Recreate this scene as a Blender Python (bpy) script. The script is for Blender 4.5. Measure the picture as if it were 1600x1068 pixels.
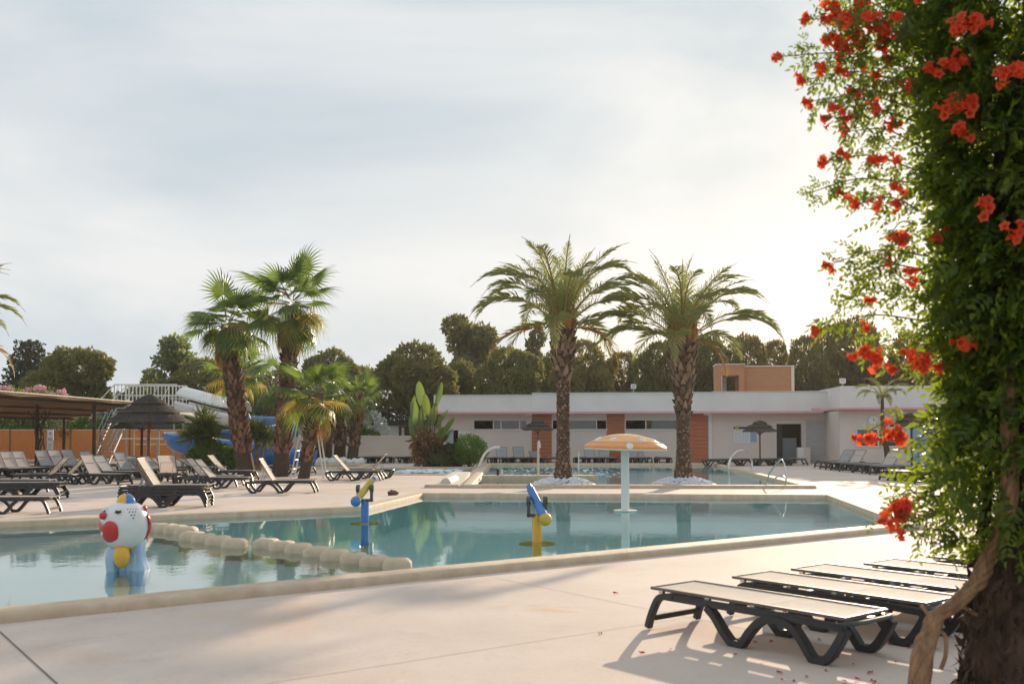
import bpy, bmesh, math, random
import numpy as np
from mathutils import Vector, Matrix
R = math.radians
for o in list(bpy.data.objects): bpy.data.objects.remove(o)
sc = bpy.context.scene
col = sc.collection

# ---------------------------------------------------------------- camera
FPX, CX, HOR, CAMH, PITCH = 1555.6, 800.0, 674.0, 1.7, R(2.0)
cam = bpy.data.objects.new('camera', bpy.data.cameras.new('camera')); col.objects.link(cam)
cam.location = (0, 0, CAMH); cam.rotation_euler = (R(90) + PITCH, 0, 0)
cam.data.sensor_width = 36; cam.data.lens = 35
CYP = HOR - FPX*math.tan(PITCH)                   # principal row
cam.data.shift_y = (CYP - 534)/1600
cam.data.clip_end = 3000; cam.data.clip_start = 0.05
cam.data.dof.use_dof = True; cam.data.dof.focus_distance = 34; cam.data.dof.aperture_fstop = 2.8
sc.camera = cam
# ---------------------------------------------------------------- world, sun, exposure
SUN_AZ, SUN_EL = R(21.5), R(13.5)
w = bpy.data.worlds.new('World'); sc.world = w; w.use_nodes = True
nt = w.node_tree; nt.nodes.clear()
def N(t, **k):
    n = nt.nodes.new(t)
    for a, b in k.items(): setattr(n, a, b)
    return n
sky = N('ShaderNodeTexSky', sky_type='NISHITA', sun_disc=False, sun_elevation=SUN_EL, sun_rotation=SUN_AZ,
        air_density=1.0, dust_density=3.2, ozone_density=1.2, altitude=0)
tc = N('ShaderNodeTexCoord'); mp = N('ShaderNodeMapping'); mp.inputs['Scale'].default_value = (1.0, 1.0, 3.0)
mp.inputs['Rotation'].default_value = (R(9), R(-14), R(20)); mp.inputs['Location'].default_value = (3.1, 1.7, .4)
n1 = N('ShaderNodeTexNoise'); n1.inputs['Scale'].default_value = 1.7; n1.inputs['Detail'].default_value = 7
n1.inputs['Roughness'].default_value = .52; n1.inputs['Distortion'].default_value = .5
rp = N('ShaderNodeValToRGB'); rp.color_ramp.elements[0].position = .38; rp.color_ramp.elements[1].position = .63
rp.color_ramp.elements[0].color = (2.95, 3.5, 3.9, 1); rp.color_ramp.elements[1].color = (4.85, 4.9, 4.9, 1)   # thin high cloud: bluish gaps, paler wisps
mx = N('ShaderNodeMix', data_type='RGBA'); mx.inputs[0].default_value = .962                                        # the veil of cloud over the clear sky
bg = N('ShaderNodeBackground'); bg.inputs['Strength'].default_value = .10
out = N('ShaderNodeOutputWorld'); L_ = nt.links.new
L_(tc.outputs['Generated'], mp.inputs['Vector']); L_(mp.outputs[0], n1.inputs['Vector']); L_(n1.outputs['Fac'], rp.inputs[0])
L_(sky.outputs[0], mx.inputs[6]); L_(rp.outputs[0], mx.inputs[7]); L_(mx.outputs[2], bg.inputs[0]); L_(bg.outputs[0], out.inputs[0])
SUNV = Vector((math.sin(SUN_AZ)*math.cos(SUN_EL), math.cos(SUN_AZ)*math.cos(SUN_EL), math.sin(SUN_EL)))
sun = bpy.data.objects.new('sun', bpy.data.lights.new('sun', 'SUN')); col.objects.link(sun)
sun.data.energy = 3.9; sun.data.angle = R(.6); sun.data.color = (1, .80, .58)
sun.rotation_euler = (-SUNV).to_track_quat('-Z', 'Y').to_euler(); sun.location = (8, 20, 14)
sc.view_settings.view_transform = 'Standard'; sc.view_settings.look = 'None'
sc.view_settings.gamma = 1; sc.view_settings.exposure = 0.82
sc.render.engine = 'CYCLES'
sc.cycles.transparent_max_bounces = 12; sc.cycles.max_bounces = 7

# ---------------------------------------------------------------- pixel -> place
_cp, _sp = math.cos(PITCH), math.sin(PITCH)
def ray(px, py):
    x = (px - CX)/FPX; y = -(py - CYP)/FPX
    return Vector((x, _cp - y*_sp, _sp + y*_cp))
def G(px, py, z=0.0):                            # pixel of a point that lies on height z
    r = ray(px, py); t = (z - CAMH)/r.z
    return Vector((r.x*t, r.y*t, z))
def D(px, py, d):                                # pixel of a point standing d metres away
    r = ray(px, py); t = d/r.y
    return Vector((r.x*t, d, CAMH + r.z*t))
def GX(px, d, z=0.0):                            # ground column px at distance d
    return Vector(((px - CX)/FPX*d, d, z))

# ---------------------------------------------------------------- materials
MATS = {}
def mat(name, c1, c2=None, scale=3., rough=.6, bump=0., bscale=30., metal=0., transl=0., tcol=None, island=False,
        spec=.5, coat=0., stretch=None, detail=5.):
    m = bpy.data.materials.new(name); m.use_nodes = True; t = m.node_tree; t.nodes.clear(); ln = t.links.new
    o = t.nodes.new('ShaderNodeOutputMaterial'); p = t.nodes.new('ShaderNodeBsdfPrincipled')
    p.inputs['Roughness'].default_value = rough; p.inputs['Metallic'].default_value = metal
    p.inputs['Specular IOR Level'].default_value = spec; p.inputs['Coat Weight'].default_value = coat
    c1 = tuple(c1) + (1,); tcn = t.nodes.new('ShaderNodeTexCoord'); vec = tcn.outputs['Object']
    if stretch:
        mpn = t.nodes.new('ShaderNodeMapping'); mpn.inputs['Scale'].default_value = stretch
        ln(vec, mpn.inputs['Vector']); vec = mpn.outputs[0]
    cout = None
    if c2 is not None:
        c2 = tuple(c2) + (1,); mxn = t.nodes.new('ShaderNodeMix'); mxn.data_type = 'RGBA'
        mxn.inputs[6].default_value = c1; mxn.inputs[7].default_value = c2
        if island:
            g = t.nodes.new('ShaderNodeNewGeometry'); ln(g.outputs['Random Per Island'], mxn.inputs[0])
        else:
            nz = t.nodes.new('ShaderNodeTexNoise'); nz.inputs['Scale'].default_value = scale; nz.inputs['Detail'].default_value = detail
            nz.inputs['Roughness'].default_value = .62
            rr = t.nodes.new('ShaderNodeMapRange'); rr.inputs[1].default_value = .32; rr.inputs[2].default_value = .68
            ln(vec, nz.inputs['Vector']); ln(nz.outputs['Fac'], rr.inputs[0]); ln(rr.outputs[0], mxn.inputs[0])
        cout = mxn.outputs[2]; ln(cout, p.inputs['Base Color'])
    else: p.inputs['Base Color'].default_value = c1
    if bump:
        nb = t.nodes.new('ShaderNodeTexNoise'); nb.inputs['Scale'].default_value = bscale; nb.inputs['Detail'].default_value = 4
        b = t.nodes.new('ShaderNodeBump'); b.inputs['Strength'].default_value = bump; b.inputs['Distance'].default_value = .02
        ln(vec, nb.inputs['Vector']); ln(nb.outputs['Fac'], b.inputs['Height']); ln(b.outputs[0], p.inputs['Normal'])
    if transl:
        tr = t.nodes.new('ShaderNodeBsdfTranslucent'); ms = t.nodes.new('ShaderNodeMixShader'); ms.inputs[0].default_value = transl
        if tcol: tr.inputs[0].default_value = tuple(tcol) + (1,)
        elif cout: ln(cout, tr.inputs[0])
        else: tr.inputs[0].default_value = c1
        ln(p.outputs[0], ms.inputs[1]); ln(tr.outputs[0], ms.inputs[2]); ln(ms.outputs[0], o.inputs[0])
    else: ln(p.outputs[0], o.inputs[0])
    MATS[name] = m
    return m
def glassy(name, tintc, rough=.02, bump=0., scales=(3, 11), ior=1.33, stretch=(1, 1, 1), extra=0.):
    m = bpy.data.materials.new(name); m.use_nodes = True; t = m.node_tree; t.nodes.clear(); ln = t.links.new
    o = t.nodes.new('ShaderNodeOutputMaterial'); g = t.nodes.new('ShaderNodeBsdfGlossy'); g.inputs['Roughness'].default_value = rough
    g.inputs[0].default_value = (1, 1, 1, 1)
    tr = t.nodes.new('ShaderNodeBsdfTransparent'); tr.inputs[0].default_value = tuple(tintc) + (1,)
    f = t.nodes.new('ShaderNodeFresnel'); f.inputs[0].default_value = ior; ms = t.nodes.new('ShaderNodeMixShader')
    if bump:
        tcn = t.nodes.new('ShaderNodeTexCoord'); mpn = t.nodes.new('ShaderNodeMapping'); mpn.inputs['Scale'].default_value = stretch
        ln(tcn.outputs['Object'], mpn.inputs['Vector'])
        a = t.nodes.new('ShaderNodeTexNoise'); a.inputs['Scale'].default_value = scales[0]; a.inputs['Detail'].default_value = 2
        b2 = t.nodes.new('ShaderNodeTexNoise'); b2.inputs['Scale'].default_value = scales[1]; b2.inputs['Detail'].default_value = 3
        # calm and ruffled patches
        c = t.nodes.new('ShaderNodeTexNoise'); c.inputs['Scale'].default_value = .35; c.inputs['Detail'].default_value = 2
        ad = t.nodes.new('ShaderNodeMath'); ad.operation = 'MULTIPLY_ADD'; ad.inputs[1].default_value = .45
        mu = t.nodes.new('ShaderNodeMath'); mu.operation = 'MULTIPLY'
        for n in (a, b2, c): ln(mpn.outputs[0], n.inputs['Vector'])
        ln(b2.outputs['Fac'], ad.inputs[0]); ln(a.outputs['Fac'], ad.inputs[2])
        ln(ad.outputs[0], mu.inputs[0]); ln(c.outputs['Fac'], mu.inputs[1])
        bp = t.nodes.new('ShaderNodeBump'); bp.inputs['Strength'].default_value = bump; bp.inputs['Distance'].default_value = .02
        ln(mu.outputs[0], bp.inputs['Height']); ln(bp.outputs[0], g.inputs['Normal']); ln(bp.outputs[0], f.inputs['Normal'])
    if extra:
        ax = t.nodes.new('ShaderNodeMath'); ax.operation = 'ADD'; ax.inputs[1].default_value = extra; ax.use_clamp = True
        ln(f.outputs[0], ax.inputs[0]); ln(ax.outputs[0], ms.inputs[0])
    else: ln(f.outputs[0], ms.inputs[0])
    ln(tr.outputs[0], ms.inputs[1]); ln(g.outputs[0], ms.inputs[2]); ln(ms.outputs[0], o.inputs[0])
    MATS[name] = m
    return m

def deck_mat():
    m = mat('deck', (.57, .475, .42), (.66, .565, .505), scale=.5, rough=.78, bump=.15, bscale=60, detail=9, spec=.08)
    t = m.node_tree; ln = t.links.new; p = [n for n in t.nodes if n.type == 'BSDF_PRINCIPLED'][0]
    src = p.inputs['Base Color'].links[0].from_socket
    tcn = [n for n in t.nodes if n.type == 'TEX_COORD'][0]
    def layer(src, scale, dist, lo, hi, colr, amt, detail=8):
        nz = t.nodes.new('ShaderNodeTexNoise'); nz.inputs['Scale'].default_value = scale; nz.inputs['Detail'].default_value = detail
        nz.inputs['Roughness'].default_value = .68; nz.inputs['Distortion'].default_value = dist
        rr = t.nodes.new('ShaderNodeMapRange'); rr.inputs[1].default_value = lo; rr.inputs[2].default_value = hi; rr.inputs[4].default_value = amt
        mm = t.nodes.new('ShaderNodeMix'); mm.data_type = 'RGBA'; mm.inputs[7].default_value = colr + (1,)
        ln(tcn.outputs['Object'], nz.inputs['Vector']); ln(nz.outputs['Fac'], rr.inputs[0]); ln(rr.outputs[0], mm.inputs[0]); ln(src, mm.inputs[6])
        return mm.outputs[2]
    s = layer(src, .33, 1.2, .52, .72, (.58, .40, .28), .5)      # rusty washed stains
    s = layer(s, 1.6, .6, .55, .75, (.42, .37, .345), .45)         # grey blotches
    s = layer(s, 14., 0, .56, .80, (.36, .30, .25), .5, 4)        # specks
    s = layer(s, .21, 2.2, .60, .66, (.60, .38, .22), .6)         # drip lines
    ln(s, p.inputs['Base Color'])
    return m
deck_mat()
mat('soil', (.13, .11, .07), (.07, .09, .03), scale=.4, rough=.9)
mat('coping', (.50, .37, .25), (.62, .50, .37), scale=5, rough=.7, bump=.35, bscale=220)
mat('ramp', (.66, .60, .52), (.58, .50, .42), scale=3, rough=.6)
mat('joint', (.18, .15, .13), rough=.9)
mat('liner', (.54, .83, .83), (.62, .88, .87), scale=1.2, rough=.6)
mat('liner_pale', (.62, .73, .70), (.68, .77, .74), scale=1.2, rough=.6)
mat('spa_liner', (.20, .58, .68), (.32, .66, .74), scale=2, rough=.5)
glassy('water', (.85, .94, .935), rough=.015, bump=.13, scales=(2.2, 9), stretch=(1, .8, 1))
glassy('water_far', (.76, .90, .92), rough=.03, bump=.35, scales=(1.8, 6))
mat('foam', (.85, .88, .9), (.7, .8, .85), scale=4, rough=.6, bump=.8, bscale=12)
mat('stone', (.55, .43, .30), (.66, .54, .40), scale=6, rough=.75, bump=.7, bscale=70)
mat('anthracite', (.022, .024, .027), (.032, .033, .035), scale=9, rough=.42, bump=.1, bscale=300)
mat('sling', (.56, .50, .455), (.62, .56, .51), scale=7, rough=.75, transl=.32, tcol=(.62, .52, .44), bump=.3, bscale=400)
mat('sling_grey', (.38, .385, .40), (.44, .44, .45), scale=7, rough=.75, transl=.28, tcol=(.35, .34, .33), bump=.3, bscale=400)
mat('sling_edge', (.16, .13, .115), rough=.5)
mat('steel', (.62, .62, .60), rough=.22, metal=1.)
mat('galv', (.34, .34, .33), (.44, .43, .41), scale=8, rough=.5, metal=.5)
mat('white_paint', (.72, .70, .66), (.66, .64, .60), scale=4, rough=.4)
mat('wall_white', (.74, .72, .695), (.67, .65, .63), scale=.9, rough=.8, bump=.2, bscale=25, detail=8)
mat('wall_beige', (.68, .605, .55), (.62, .55, .50), scale=.9, rough=.85, bump=.2, bscale=25, detail=8)
mat('pink', (.68, .36, .40), (.60, .32, .36), scale=3, rough=.5)
mat('terracotta', (.46, .145, .06), (.36, .11, .05), scale=2, rough=.6, stretch=(.6, 1, 9), bump=.15, bscale=10)
mat('roofbox', (.47, .215, .11), (.39, .175, .09), scale=2, rough=.7, stretch=(1, 1, 9), bump=.4, bscale=14)
mat('room_shade', (.007, .007, .007), rough=.9)  # darkness of the unlit rooms put into the colour
mat('frame_alu', (.62, .60, .57), rough=.45)
glassy('glass', (.30, .33, .34), rough=.02, ior=1.5, extra=.05)
mat('shutter', (.56, .56, .57), rough=.45)
mat('reed', (.64, .24, .06), (.46, .155, .04), scale=3, rough=.8, stretch=(22, 22, .8), bump=.6, bscale=6)
mat('thatch', (.045, .038, .034), (.10, .082, .068), scale=5, rough=.9, stretch=(6, 6, 1.5), bump=.9, bscale=18)
mat('straw', (.085, .07, .058), (.035, .03, .027), island=True, rough=.9)
mat('straw_under', (.26, .15, .08), (.18, .10, .05), scale=8, rough=.9, bump=.5, bscale=30)
mat('reed_roof', (.27, .16, .085), (.16, .09, .05), scale=4, rough=.9, stretch=(10, .8, 1), bump=.8, bscale=12)
mat('wood_post', (.16, .085, .045), (.23, .13, .07), scale=5, rough=.7, stretch=(8, 8, .7), bump=.4, bscale=10)
mat('wood_dark', (.06, .04, .028), (.10, .07, .05), scale=5, rough=.8, stretch=(6, 6, .7), bump=.5, bscale=12)
mat('blue', (.03, .17, .48), (.04, .21, .55), scale=3, rough=.25, coat=.4)
mat('blue_light', (.33, .50, .70), (.42, .58, .74), scale=4, rough=.4, coat=.2)
mat('yellow', (.80, .45, .03), (.74, .40, .03), scale=5, rough=.35, coat=.3)
mat('yellow_dull', (.62, .46, .07), (.5, .36, .06), scale=8, rough=.5)
mat('red', (.62, .025, .03), (.52, .02, .025), scale=5, rough=.3, coat=.3)
mat('fibre_white', (.76, .76, .74), (.68, .68, .66), scale=3, rough=.3, coat=.3)
mat('cream', (.70, .62, .46), (.62, .54, .40), scale=3, rough=.5)
mat('black', (.012, .012, .014), rough=.4)
mat('rubber', (.05, .055, .06), (.08, .085, .09), scale=9, rough=.5)
mat('orange', (.82, .33, .09), (.76, .29, .08), scale=4, rough=.45, coat=.2)
mat('orange_pale', (.86, .48, .20), (.82, .42, .16), scale=4, rough=.45, coat=.2)
mat('post_white', (.74, .75, .71), (.78, .77, .73), scale=2, rough=.5)
mat('pebble', (.70, .72, .78), (.58, .60, .66), island=True, rough=.8)
mat('mobile', (.66, .60, .50), (.60, .54, .45), scale=3, rough=.6)
mat('curtain', (.30, .17, .11), (.50, .42, .32), scale=8, rough=.9, stretch=(3, 1, .2))
mat('print_blue', (.25, .38, .52), rough=.5)
mat('print_grey', (.38, .42, .47), rough=.6)
mat('print_white', (.72, .73, .74), rough=.5)
mat('bark_palm', (.10, .065, .045), (.05, .032, .024), scale=7, rough=.9, bump=.8, bscale=24)
mat('boots', (.32, .215, .145), (.06, .038, .027), island=True, rough=.85)
mat('boots_red', (.29, .155, .10), (.05, .026, .02), island=True, rough=.85)
mat('boot_orange', (.50, .22, .07), (.36, .17, .06), island=True, rough=.8, transl=.2)
mat('date_leaf', (.19, .22, .08), (.29, .30, .125), island=True, rough=.4, transl=.38, tcol=(.40, .42, .10), spec=.6)
mat('date_old', (.32, .21, .065), (.24, .19, .06), island=True, rough=.5, transl=.42, tcol=(.55, .33, .07))
mat('rachis', (.24, .19, .075), (.33, .19, .07), scale=3, rough=.5)
mat('fan_leaf', (.06, .12, .035), (.10, .165, .05), island=True, rough=.35, transl=.38, tcol=(.26, .37, .05), spec=.6)
mat('fan_yellow', (.24, .22, .05), (.33, .24, .06), island=True, rough=.45, transl=.45, tcol=(.52, .40, .06))
mat('fan_dead', (.30, .13, .06), (.40, .21, .10), island=True, rough=.8, transl=.3, tcol=(.45, .20, .08))
mat('petiole', (.20, .13, .05), (.14, .12, .04), scale=3, rough=.5)
mat('pine', (.095, .115, .04), (.20, .205, .08), island=True, rough=.6, transl=.32, tcol=(.27, .26, .07), spec=.2)
mat('pine_warm', (.10, .115, .04), (.22, .205, .08), island=True, rough=.6, transl=.36, tcol=(.38, .29, .08), spec=.2)
mat('cedar', (.03, .05, .028), (.06, .08, .04), island=True, rough=.6, transl=.15, spec=.2)
mat('poplar', (.085, .12, .045), (.15, .19, .08), island=True, rough=.5, transl=.4, tcol=(.28, .33, .09))
mat('shrub', (.035, .075, .018), (.075, .13, .03), island=True, rough=.45, transl=.35, tcol=(.25, .36, .04))
mat('shrub_bright', (.07, .15, .025), (.12, .21, .04), island=True, rough=.45, transl=.38, tcol=(.30, .44, .05))
mat('shrub_dark', (.03, .05, .018), (.06, .08, .03), island=True, rough=.5, transl=.2)
mat('silver', (.42, .46, .42), (.58, .60, .55), island=True, rough=.6, transl=.2)
mat('oleander', (.66, .34, .42), (.74, .50, .54), island=True, rough=.6, transl=.3)
mat('yucca', (.035, .06, .025), (.07, .10, .035), island=True, rough=.35, transl=.25, tcol=(.30, .36, .05))
mat('banana', (.075, .15, .045), (.13, .21, .07), scale=3, rough=.35, transl=.30, tcol=(.26, .34, .06), stretch=(1, 9, 1))
mat('banana_dry', (.28, .16, .08), (.18, .09, .05), island=True, rough=.8, transl=.3)
mat('pine_bark', (.12, .08, .055), (.07, .05, .035), scale=5, rough=.9, bump=.6, bscale=15)
mat('vine_leaf', (.016, .042, .011), (.07, .125, .026), island=True, rough=.45, transl=.42, tcol=(.34, .43, .025), spec=.4)
mat('vine_stem', (.13, .07, .038), (.36, .22, .12), scale=5, rough=.8, stretch=(3, 3, .8), bump=1., bscale=20)
mat('vine_trunk', (.035, .021, .014), (.085, .05, .032), scale=4, rough=.95, bump=1., bscale=18)
mat('trumpet', (.58, .04, .02), (.74, .11, .03), island=True, rough=.45, transl=.40, tcol=(.95, .14, .035))
mat('petal', (.38, .03, .02), (.48, .05, .03), island=True, rough=.6)

# ---------------------------------------------------------------- mesh helpers
class MB:
    def __init__(s): s.v, s.f, s.m, s.k = [], [], [], 0
    def add(s, vs, fs):
        b = len(s.v); s.v += [tuple(x) for x in vs]; s.f += [tuple(i + b for i in q) for q in fs]; s.m += [s.k]*len(fs)
    def box(s, c, d, rz=0, M=None):
        x, y, z = d[0]/2, d[1]/2, d[2]/2; ca, sa = math.cos(rz), math.sin(rz); vs = []
        for a in (-x, x):
            for b in (-y, y):
                for e in (-z, z):
                    p = Vector((c[0] + a*ca - b*sa, c[1] + a*sa + b*ca, c[2] + e)); vs.append(M @ p if M else p)
        s.add(vs, [(0, 1, 3, 2), (4, 6, 7, 5), (0, 4, 5, 1), (2, 3, 7, 6), (0, 2, 6, 4), (1, 5, 7, 3)])
    def bx(s, x0, x1, y0, y1, z0, z1): s.box(((x0+x1)/2, (y0+y1)/2, (z0+z1)/2), (x1-x0, y1-y0, z1-z0))
    def tube(s, pts, r, n=8, cap=True, flat=1.):
        pts = [Vector(p) for p in pts]; m = len(pts)
        rs = r if hasattr(r, '__len__') else [r]*m
        t0 = (pts[1]-pts[0]).normalized(); up = Vector((0, 0, 1)) if abs(t0.z) < .9 else Vector((1, 0, 0))
        nn = (up - t0*up.dot(t0)).normalized(); vs = []
        for i in range(m):
            t = (pts[min(i+1, m-1)] - pts[max(i-1, 0)]).normalized(); nn = (nn - t*nn.dot(t)).normalized(); b = t.cross(nn)
            for k in range(n):
                a = 2*math.pi*k/n; vs.append(pts[i] + (nn*math.cos(a)*flat + b*math.sin(a))*rs[i])
        fs = [(i*n+k, i*n+(k+1) % n, (i+1)*n+(k+1) % n, (i+1)*n+k) for i in range(m-1) for k in range(n)]
        if cap: fs += [tuple(range(n))[::-1], tuple((m-1)*n+k for k in range(n))]
        s.add(vs, fs)
    def lathe(s, prof, n=24, c=(0, 0, 0), sx=1, sy=1, M=None):
        vs = []
        for r, z in prof:
            for k in range(n):
                a = 2*math.pi*k/n; p = Vector((c[0]+r*sx*math.cos(a), c[1]+r*sy*math.sin(a), c[2]+z)); vs.append(M @ p if M else p)
        m = len(prof); fs = [(i*n+k, i*n+(k+1) % n, (i+1)*n+(k+1) % n, (i+1)*n+k) for i in range(m-1) for k in range(n)]
        if prof[0][0] > 1e-4: fs.append(tuple(range(n))[::-1])
        if prof[-1][0] > 1e-4: fs.append(tuple((m-1)*n+k for k in range(n)))
        s.add(vs, fs)
    def ell(s, c, r, n=16, m=9, M=None):
        s.lathe([(max(1e-5, math.sin(math.pi*i/m)), -math.cos(math.pi*i/m)) for i in range(m+1)], n,
                M=(M or Matrix()) @ Matrix.Translation(c) @ Matrix.Diagonal((r[0], r[1], r[2], 1)))
    def bar2d(s, pts, t, y0, y1):                 # a bar that follows a line in the xz plane
        n = len(pts); vs = []
        for i, p in enumerate(pts):
            a = pts[max(i-1, 0)]; b = pts[min(i+1, n-1)]; dx, dz = b[0]-a[0], b[1]-a[1]; l = math.hypot(dx, dz) or 1
            nx, nz = -dz/l*t/2, dx/l*t/2
            vs += [(p[0]+nx, y0, p[1]+nz), (p[0]-nx, y0, p[1]-nz), (p[0]-nx, y1, p[1]-nz), (p[0]+nx, y1, p[1]+nz)]
        fs = [(4*i+k, 4*i+(k+1) % 4, 4*i+4+(k+1) % 4, 4*i+4+k) for i in range(n-1) for k in range(4)] + [(3, 2, 1, 0), tuple(4*(n-1)+k for k in range(4))]
        s.add(vs, fs)
    def mesh(s, name, mats, smooth=False, bevel=0, fix=True):
        me = bpy.data.meshes.new(name); me.from_pydata(s.v, [], s.f)
        for k in ([mats] if isinstance(mats, str) else mats): me.materials.append(MATS[k])
        if any(s.m): me.polygons.foreach_set('material_index', s.m)
        if fix and len(s.f) < 30000:
            bm = bmesh.new(); bm.from_mesh(me); bmesh.ops.recalc_face_normals(bm, faces=bm.faces)
            if bevel: bmesh.ops.bevel(bm, geom=[e for e in bm.edges if len(e.link_faces) == 2 and e.calc_face_angle(0) > .7], offset=bevel, segments=2, affect='EDGES', clamp_overlap=True)
            bm.to_mesh(me); bm.free()
        if smooth:
            me.polygons.foreach_set('use_smooth', [True]*len(me.polygons))
            if smooth != 'all': me.set_sharp_from_angle(angle=R(40))
        me.update()
        return me
    def build(s, name, mats, parent=None, smooth=False, bevel=0, loc=None, fix=True):
        return link(name, s.mesh(name, mats, smooth, bevel, fix), parent, loc)
def link(name, me, parent=None, loc=None, rot=None, scale=None):
    o = bpy.data.objects.new(name, me); col.objects.link(o)
    if parent: o.parent = parent
    if loc is not None: o.location = loc
    if rot is not None: o.rotation_euler = rot
    if scale is not None: o.scale = (scale,)*3 if isinstance(scale, (int, float)) else scale
    return o
def tag(o, label, cat, group=None):
    o['label'] = label; o['category'] = cat
    if group: o['group'] = group
    return o
def thing(name, label, cat, loc=(0, 0, 0), rz=0, group=None):
    return tag(link(name, None, None, loc, (0, 0, rz)), label, cat, group)
def struct(o, kind='structure'): o['kind'] = kind; return o
def cat_curve(pts, n=6):
    P = [Vector(p) for p in pts]; P = [P[0]*2-P[1]] + P + [P[-1]*2-P[-2]]; out = []
    for i in range(1, len(P)-2):
        for k in range(n):
            t = k/n; a, b, c, d = P[i-1], P[i], P[i+1], P[i+2]
            out.append(.5*((2*b) + (c-a)*t + (2*a-5*b+4*c-d)*t*t + (3*b-a-3*c+d)*t**3))
    out.append(P[-2]); return out
def nmesh(name, V, F, mats, mi=None, smooth=False):
    me = bpy.data.meshes.new(name); V = np.asarray(V, np.float32); F = np.asarray(F, np.int32); k = F.shape[1]
    me.vertices.add(len(V)); me.vertices.foreach_set('co', V.ravel()); me.loops.add(F.size); me.loops.foreach_set('vertex_index', F.ravel())
    me.polygons.add(len(F)); me.polygons.foreach_set('loop_start', np.arange(0, F.size, k, dtype=np.int32))
    for q in ([mats] if isinstance(mats, str) else mats): me.materials.append(MATS[q])
    if mi is not None: me.polygons.foreach_set('material_index', np.asarray(mi, np.int32))
    me.update(calc_edges=True); me.validate()
    return me

# ================================================================ SETTING
def V2(v): return (v[0], v[1])
P1 = [(-9.59, 5.58), (6.95, 17.72), (8.05, 25.45), (-2.36, 26.2), (-3.15, 21.65), (-9.19, 17.86), (-13.4, 15.2)]
P2 = [(-1.25, 30.45), (8.8, 30.15), (10.2, 50.6), (-1.1, 50.6)]
P3 = [(-5.5, 39.3), (-1.75, 39.3), (-1.6, 46.0), (-6.1, 46.0)]
P4 = [(-11.5, 45.6), (-7.2, 45.6), (-7.2, 50.0), (-11.5, 50.0)]
DECK = [(-46, -14), (46, -14), (46, 64), (-46, 64)]
def sheet(name, outer, holes, z, m):
    bm = bmesh.new()
    for lp in [outer] + holes:
        vs = [bm.verts.new((x, y, z)) for x, y in lp]
        for i in range(len(vs)): bm.edges.new((vs[i], vs[(i+1) % len(vs)]))
    bmesh.ops.triangle_fill(bm, use_beauty=True, use_dissolve=False, edges=bm.edges[:])
    bmesh.ops.recalc_face_normals(bm, faces=bm.faces)
    if sum(f.normal.z for f in bm.faces) < 0: bmesh.ops.reverse_faces(bm, faces=bm.faces[:])
    me = bpy.data.meshes.new(name); bm.to_mesh(me); bm.free(); me.materials.append(MATS[m])
    return struct(link(name, me))
sheet('deck', DECK, [P1, P2, P3, P4], 0, 'deck')
sheet('ground', [(-260, -60), (260, -60), (260, 330), (-260, 330)], [DECK], -.02, 'soil')
def prism(mb, poly, z0, z1):
    n = len(poly); mb.add([(x, y, z0) for x, y in poly] + [(x, y, z1) for x, y in poly],
                          [tuple(range(n))[::-1], tuple(range(n, 2*n))] + [(i, (i+1) % n, n+(i+1) % n, n+i) for i in range(n)])
def basin(name, poly, depth, m):
    mb = MB(); n = len(poly)
    mb.add([(x, y, -.003) for x, y in poly] + [(x, y, -depth) for x, y in poly], [(i, (i+1) % n, n+(i+1) % n, n+i) for i in range(n)] + [tuple(range(n, 2*n))])
    return struct(mb.build(name, m, fix=False))
def offs(poly, d):
    out = []; n = len(poly)
    for i in range(n):
        a, b, c = Vector(poly[i-1]), Vector(poly[i]), Vector(poly[(i+1) % n])
        u, v = (b-a).normalized(), (c-b).normalized(); n1_, n2_ = Vector((u.y, -u.x)), Vector((v.y, -v.x))
        k = (n1_+n2_); k = k/(1 + n1_.dot(n2_)); out.append(b + k*d)
    return out
def coping(name, poly, prof, m='coping'):
    mb = MB(); n = len(poly); rings = [[(p.x, p.y, z) for p in offs(poly, d)] for d, z in prof]
    vs = [p for r_ in rings for p in r_]; q = len(prof)
    fs = [(a*n+i, a*n+(i+1) % n, (a+1)*n+(i+1) % n, (a+1)*n+i) for a in range(q-1) for i in range(n)]
    fs += [((q-1)*n+i, (q-1)*n+(i+1) % n, (i+1) % n, i) for i in range(n)]
    mb.add(vs, fs)
    return struct(mb.build(name, m, smooth=True))
PROF = [(-.035, -.07), (-.035, .06), (-.02, .088), (.01, .10), (.24, .10), (.285, .09), (.315, .065), (.325, .03), (.325, -.01)]
WZ = -.015
def water(name, poly, m, z=WZ):
    mb = MB(); mb.add([(x, y, z) for x, y in offs(poly, -.01)], [tuple(range(len(poly)))]); return struct(mb.build(name, m, fix=False))
basin('play_pool_floor', P1, .62, 'liner'); coping('play_pool_coping', P1, PROF); water('play_pool_water', P1, 'water')
mb = MB(); prism(mb, [tuple(p) for p in offs([(-9.59, 5.58), (-.95, 11.92), (-7.0, 19.15), (-9.19, 17.86), (-13.4, 15.2)], -.004)], -.615, -.20); struct(mb.build('wading_pool_floor', 'liner_pale'))
basin('main_pool_floor', P2, .95, 'liner'); coping('main_pool_coping', P2, PROF); water('main_pool_water', P2, 'water_far')
basin('spa_floor', P3, .5, 'spa_liner'); coping('spa_coping', P3, [(d*.8, z*.5) for d, z in PROF]); water('spa_water', P3, 'water_far')
basin('slide_pool_floor', P4, .6, 'spa_liner'); coping('slide_pool_coping', P4, [(d, z*.9) for d, z in PROF]); water('slide_pool_water', P4, 'water_far')
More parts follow.
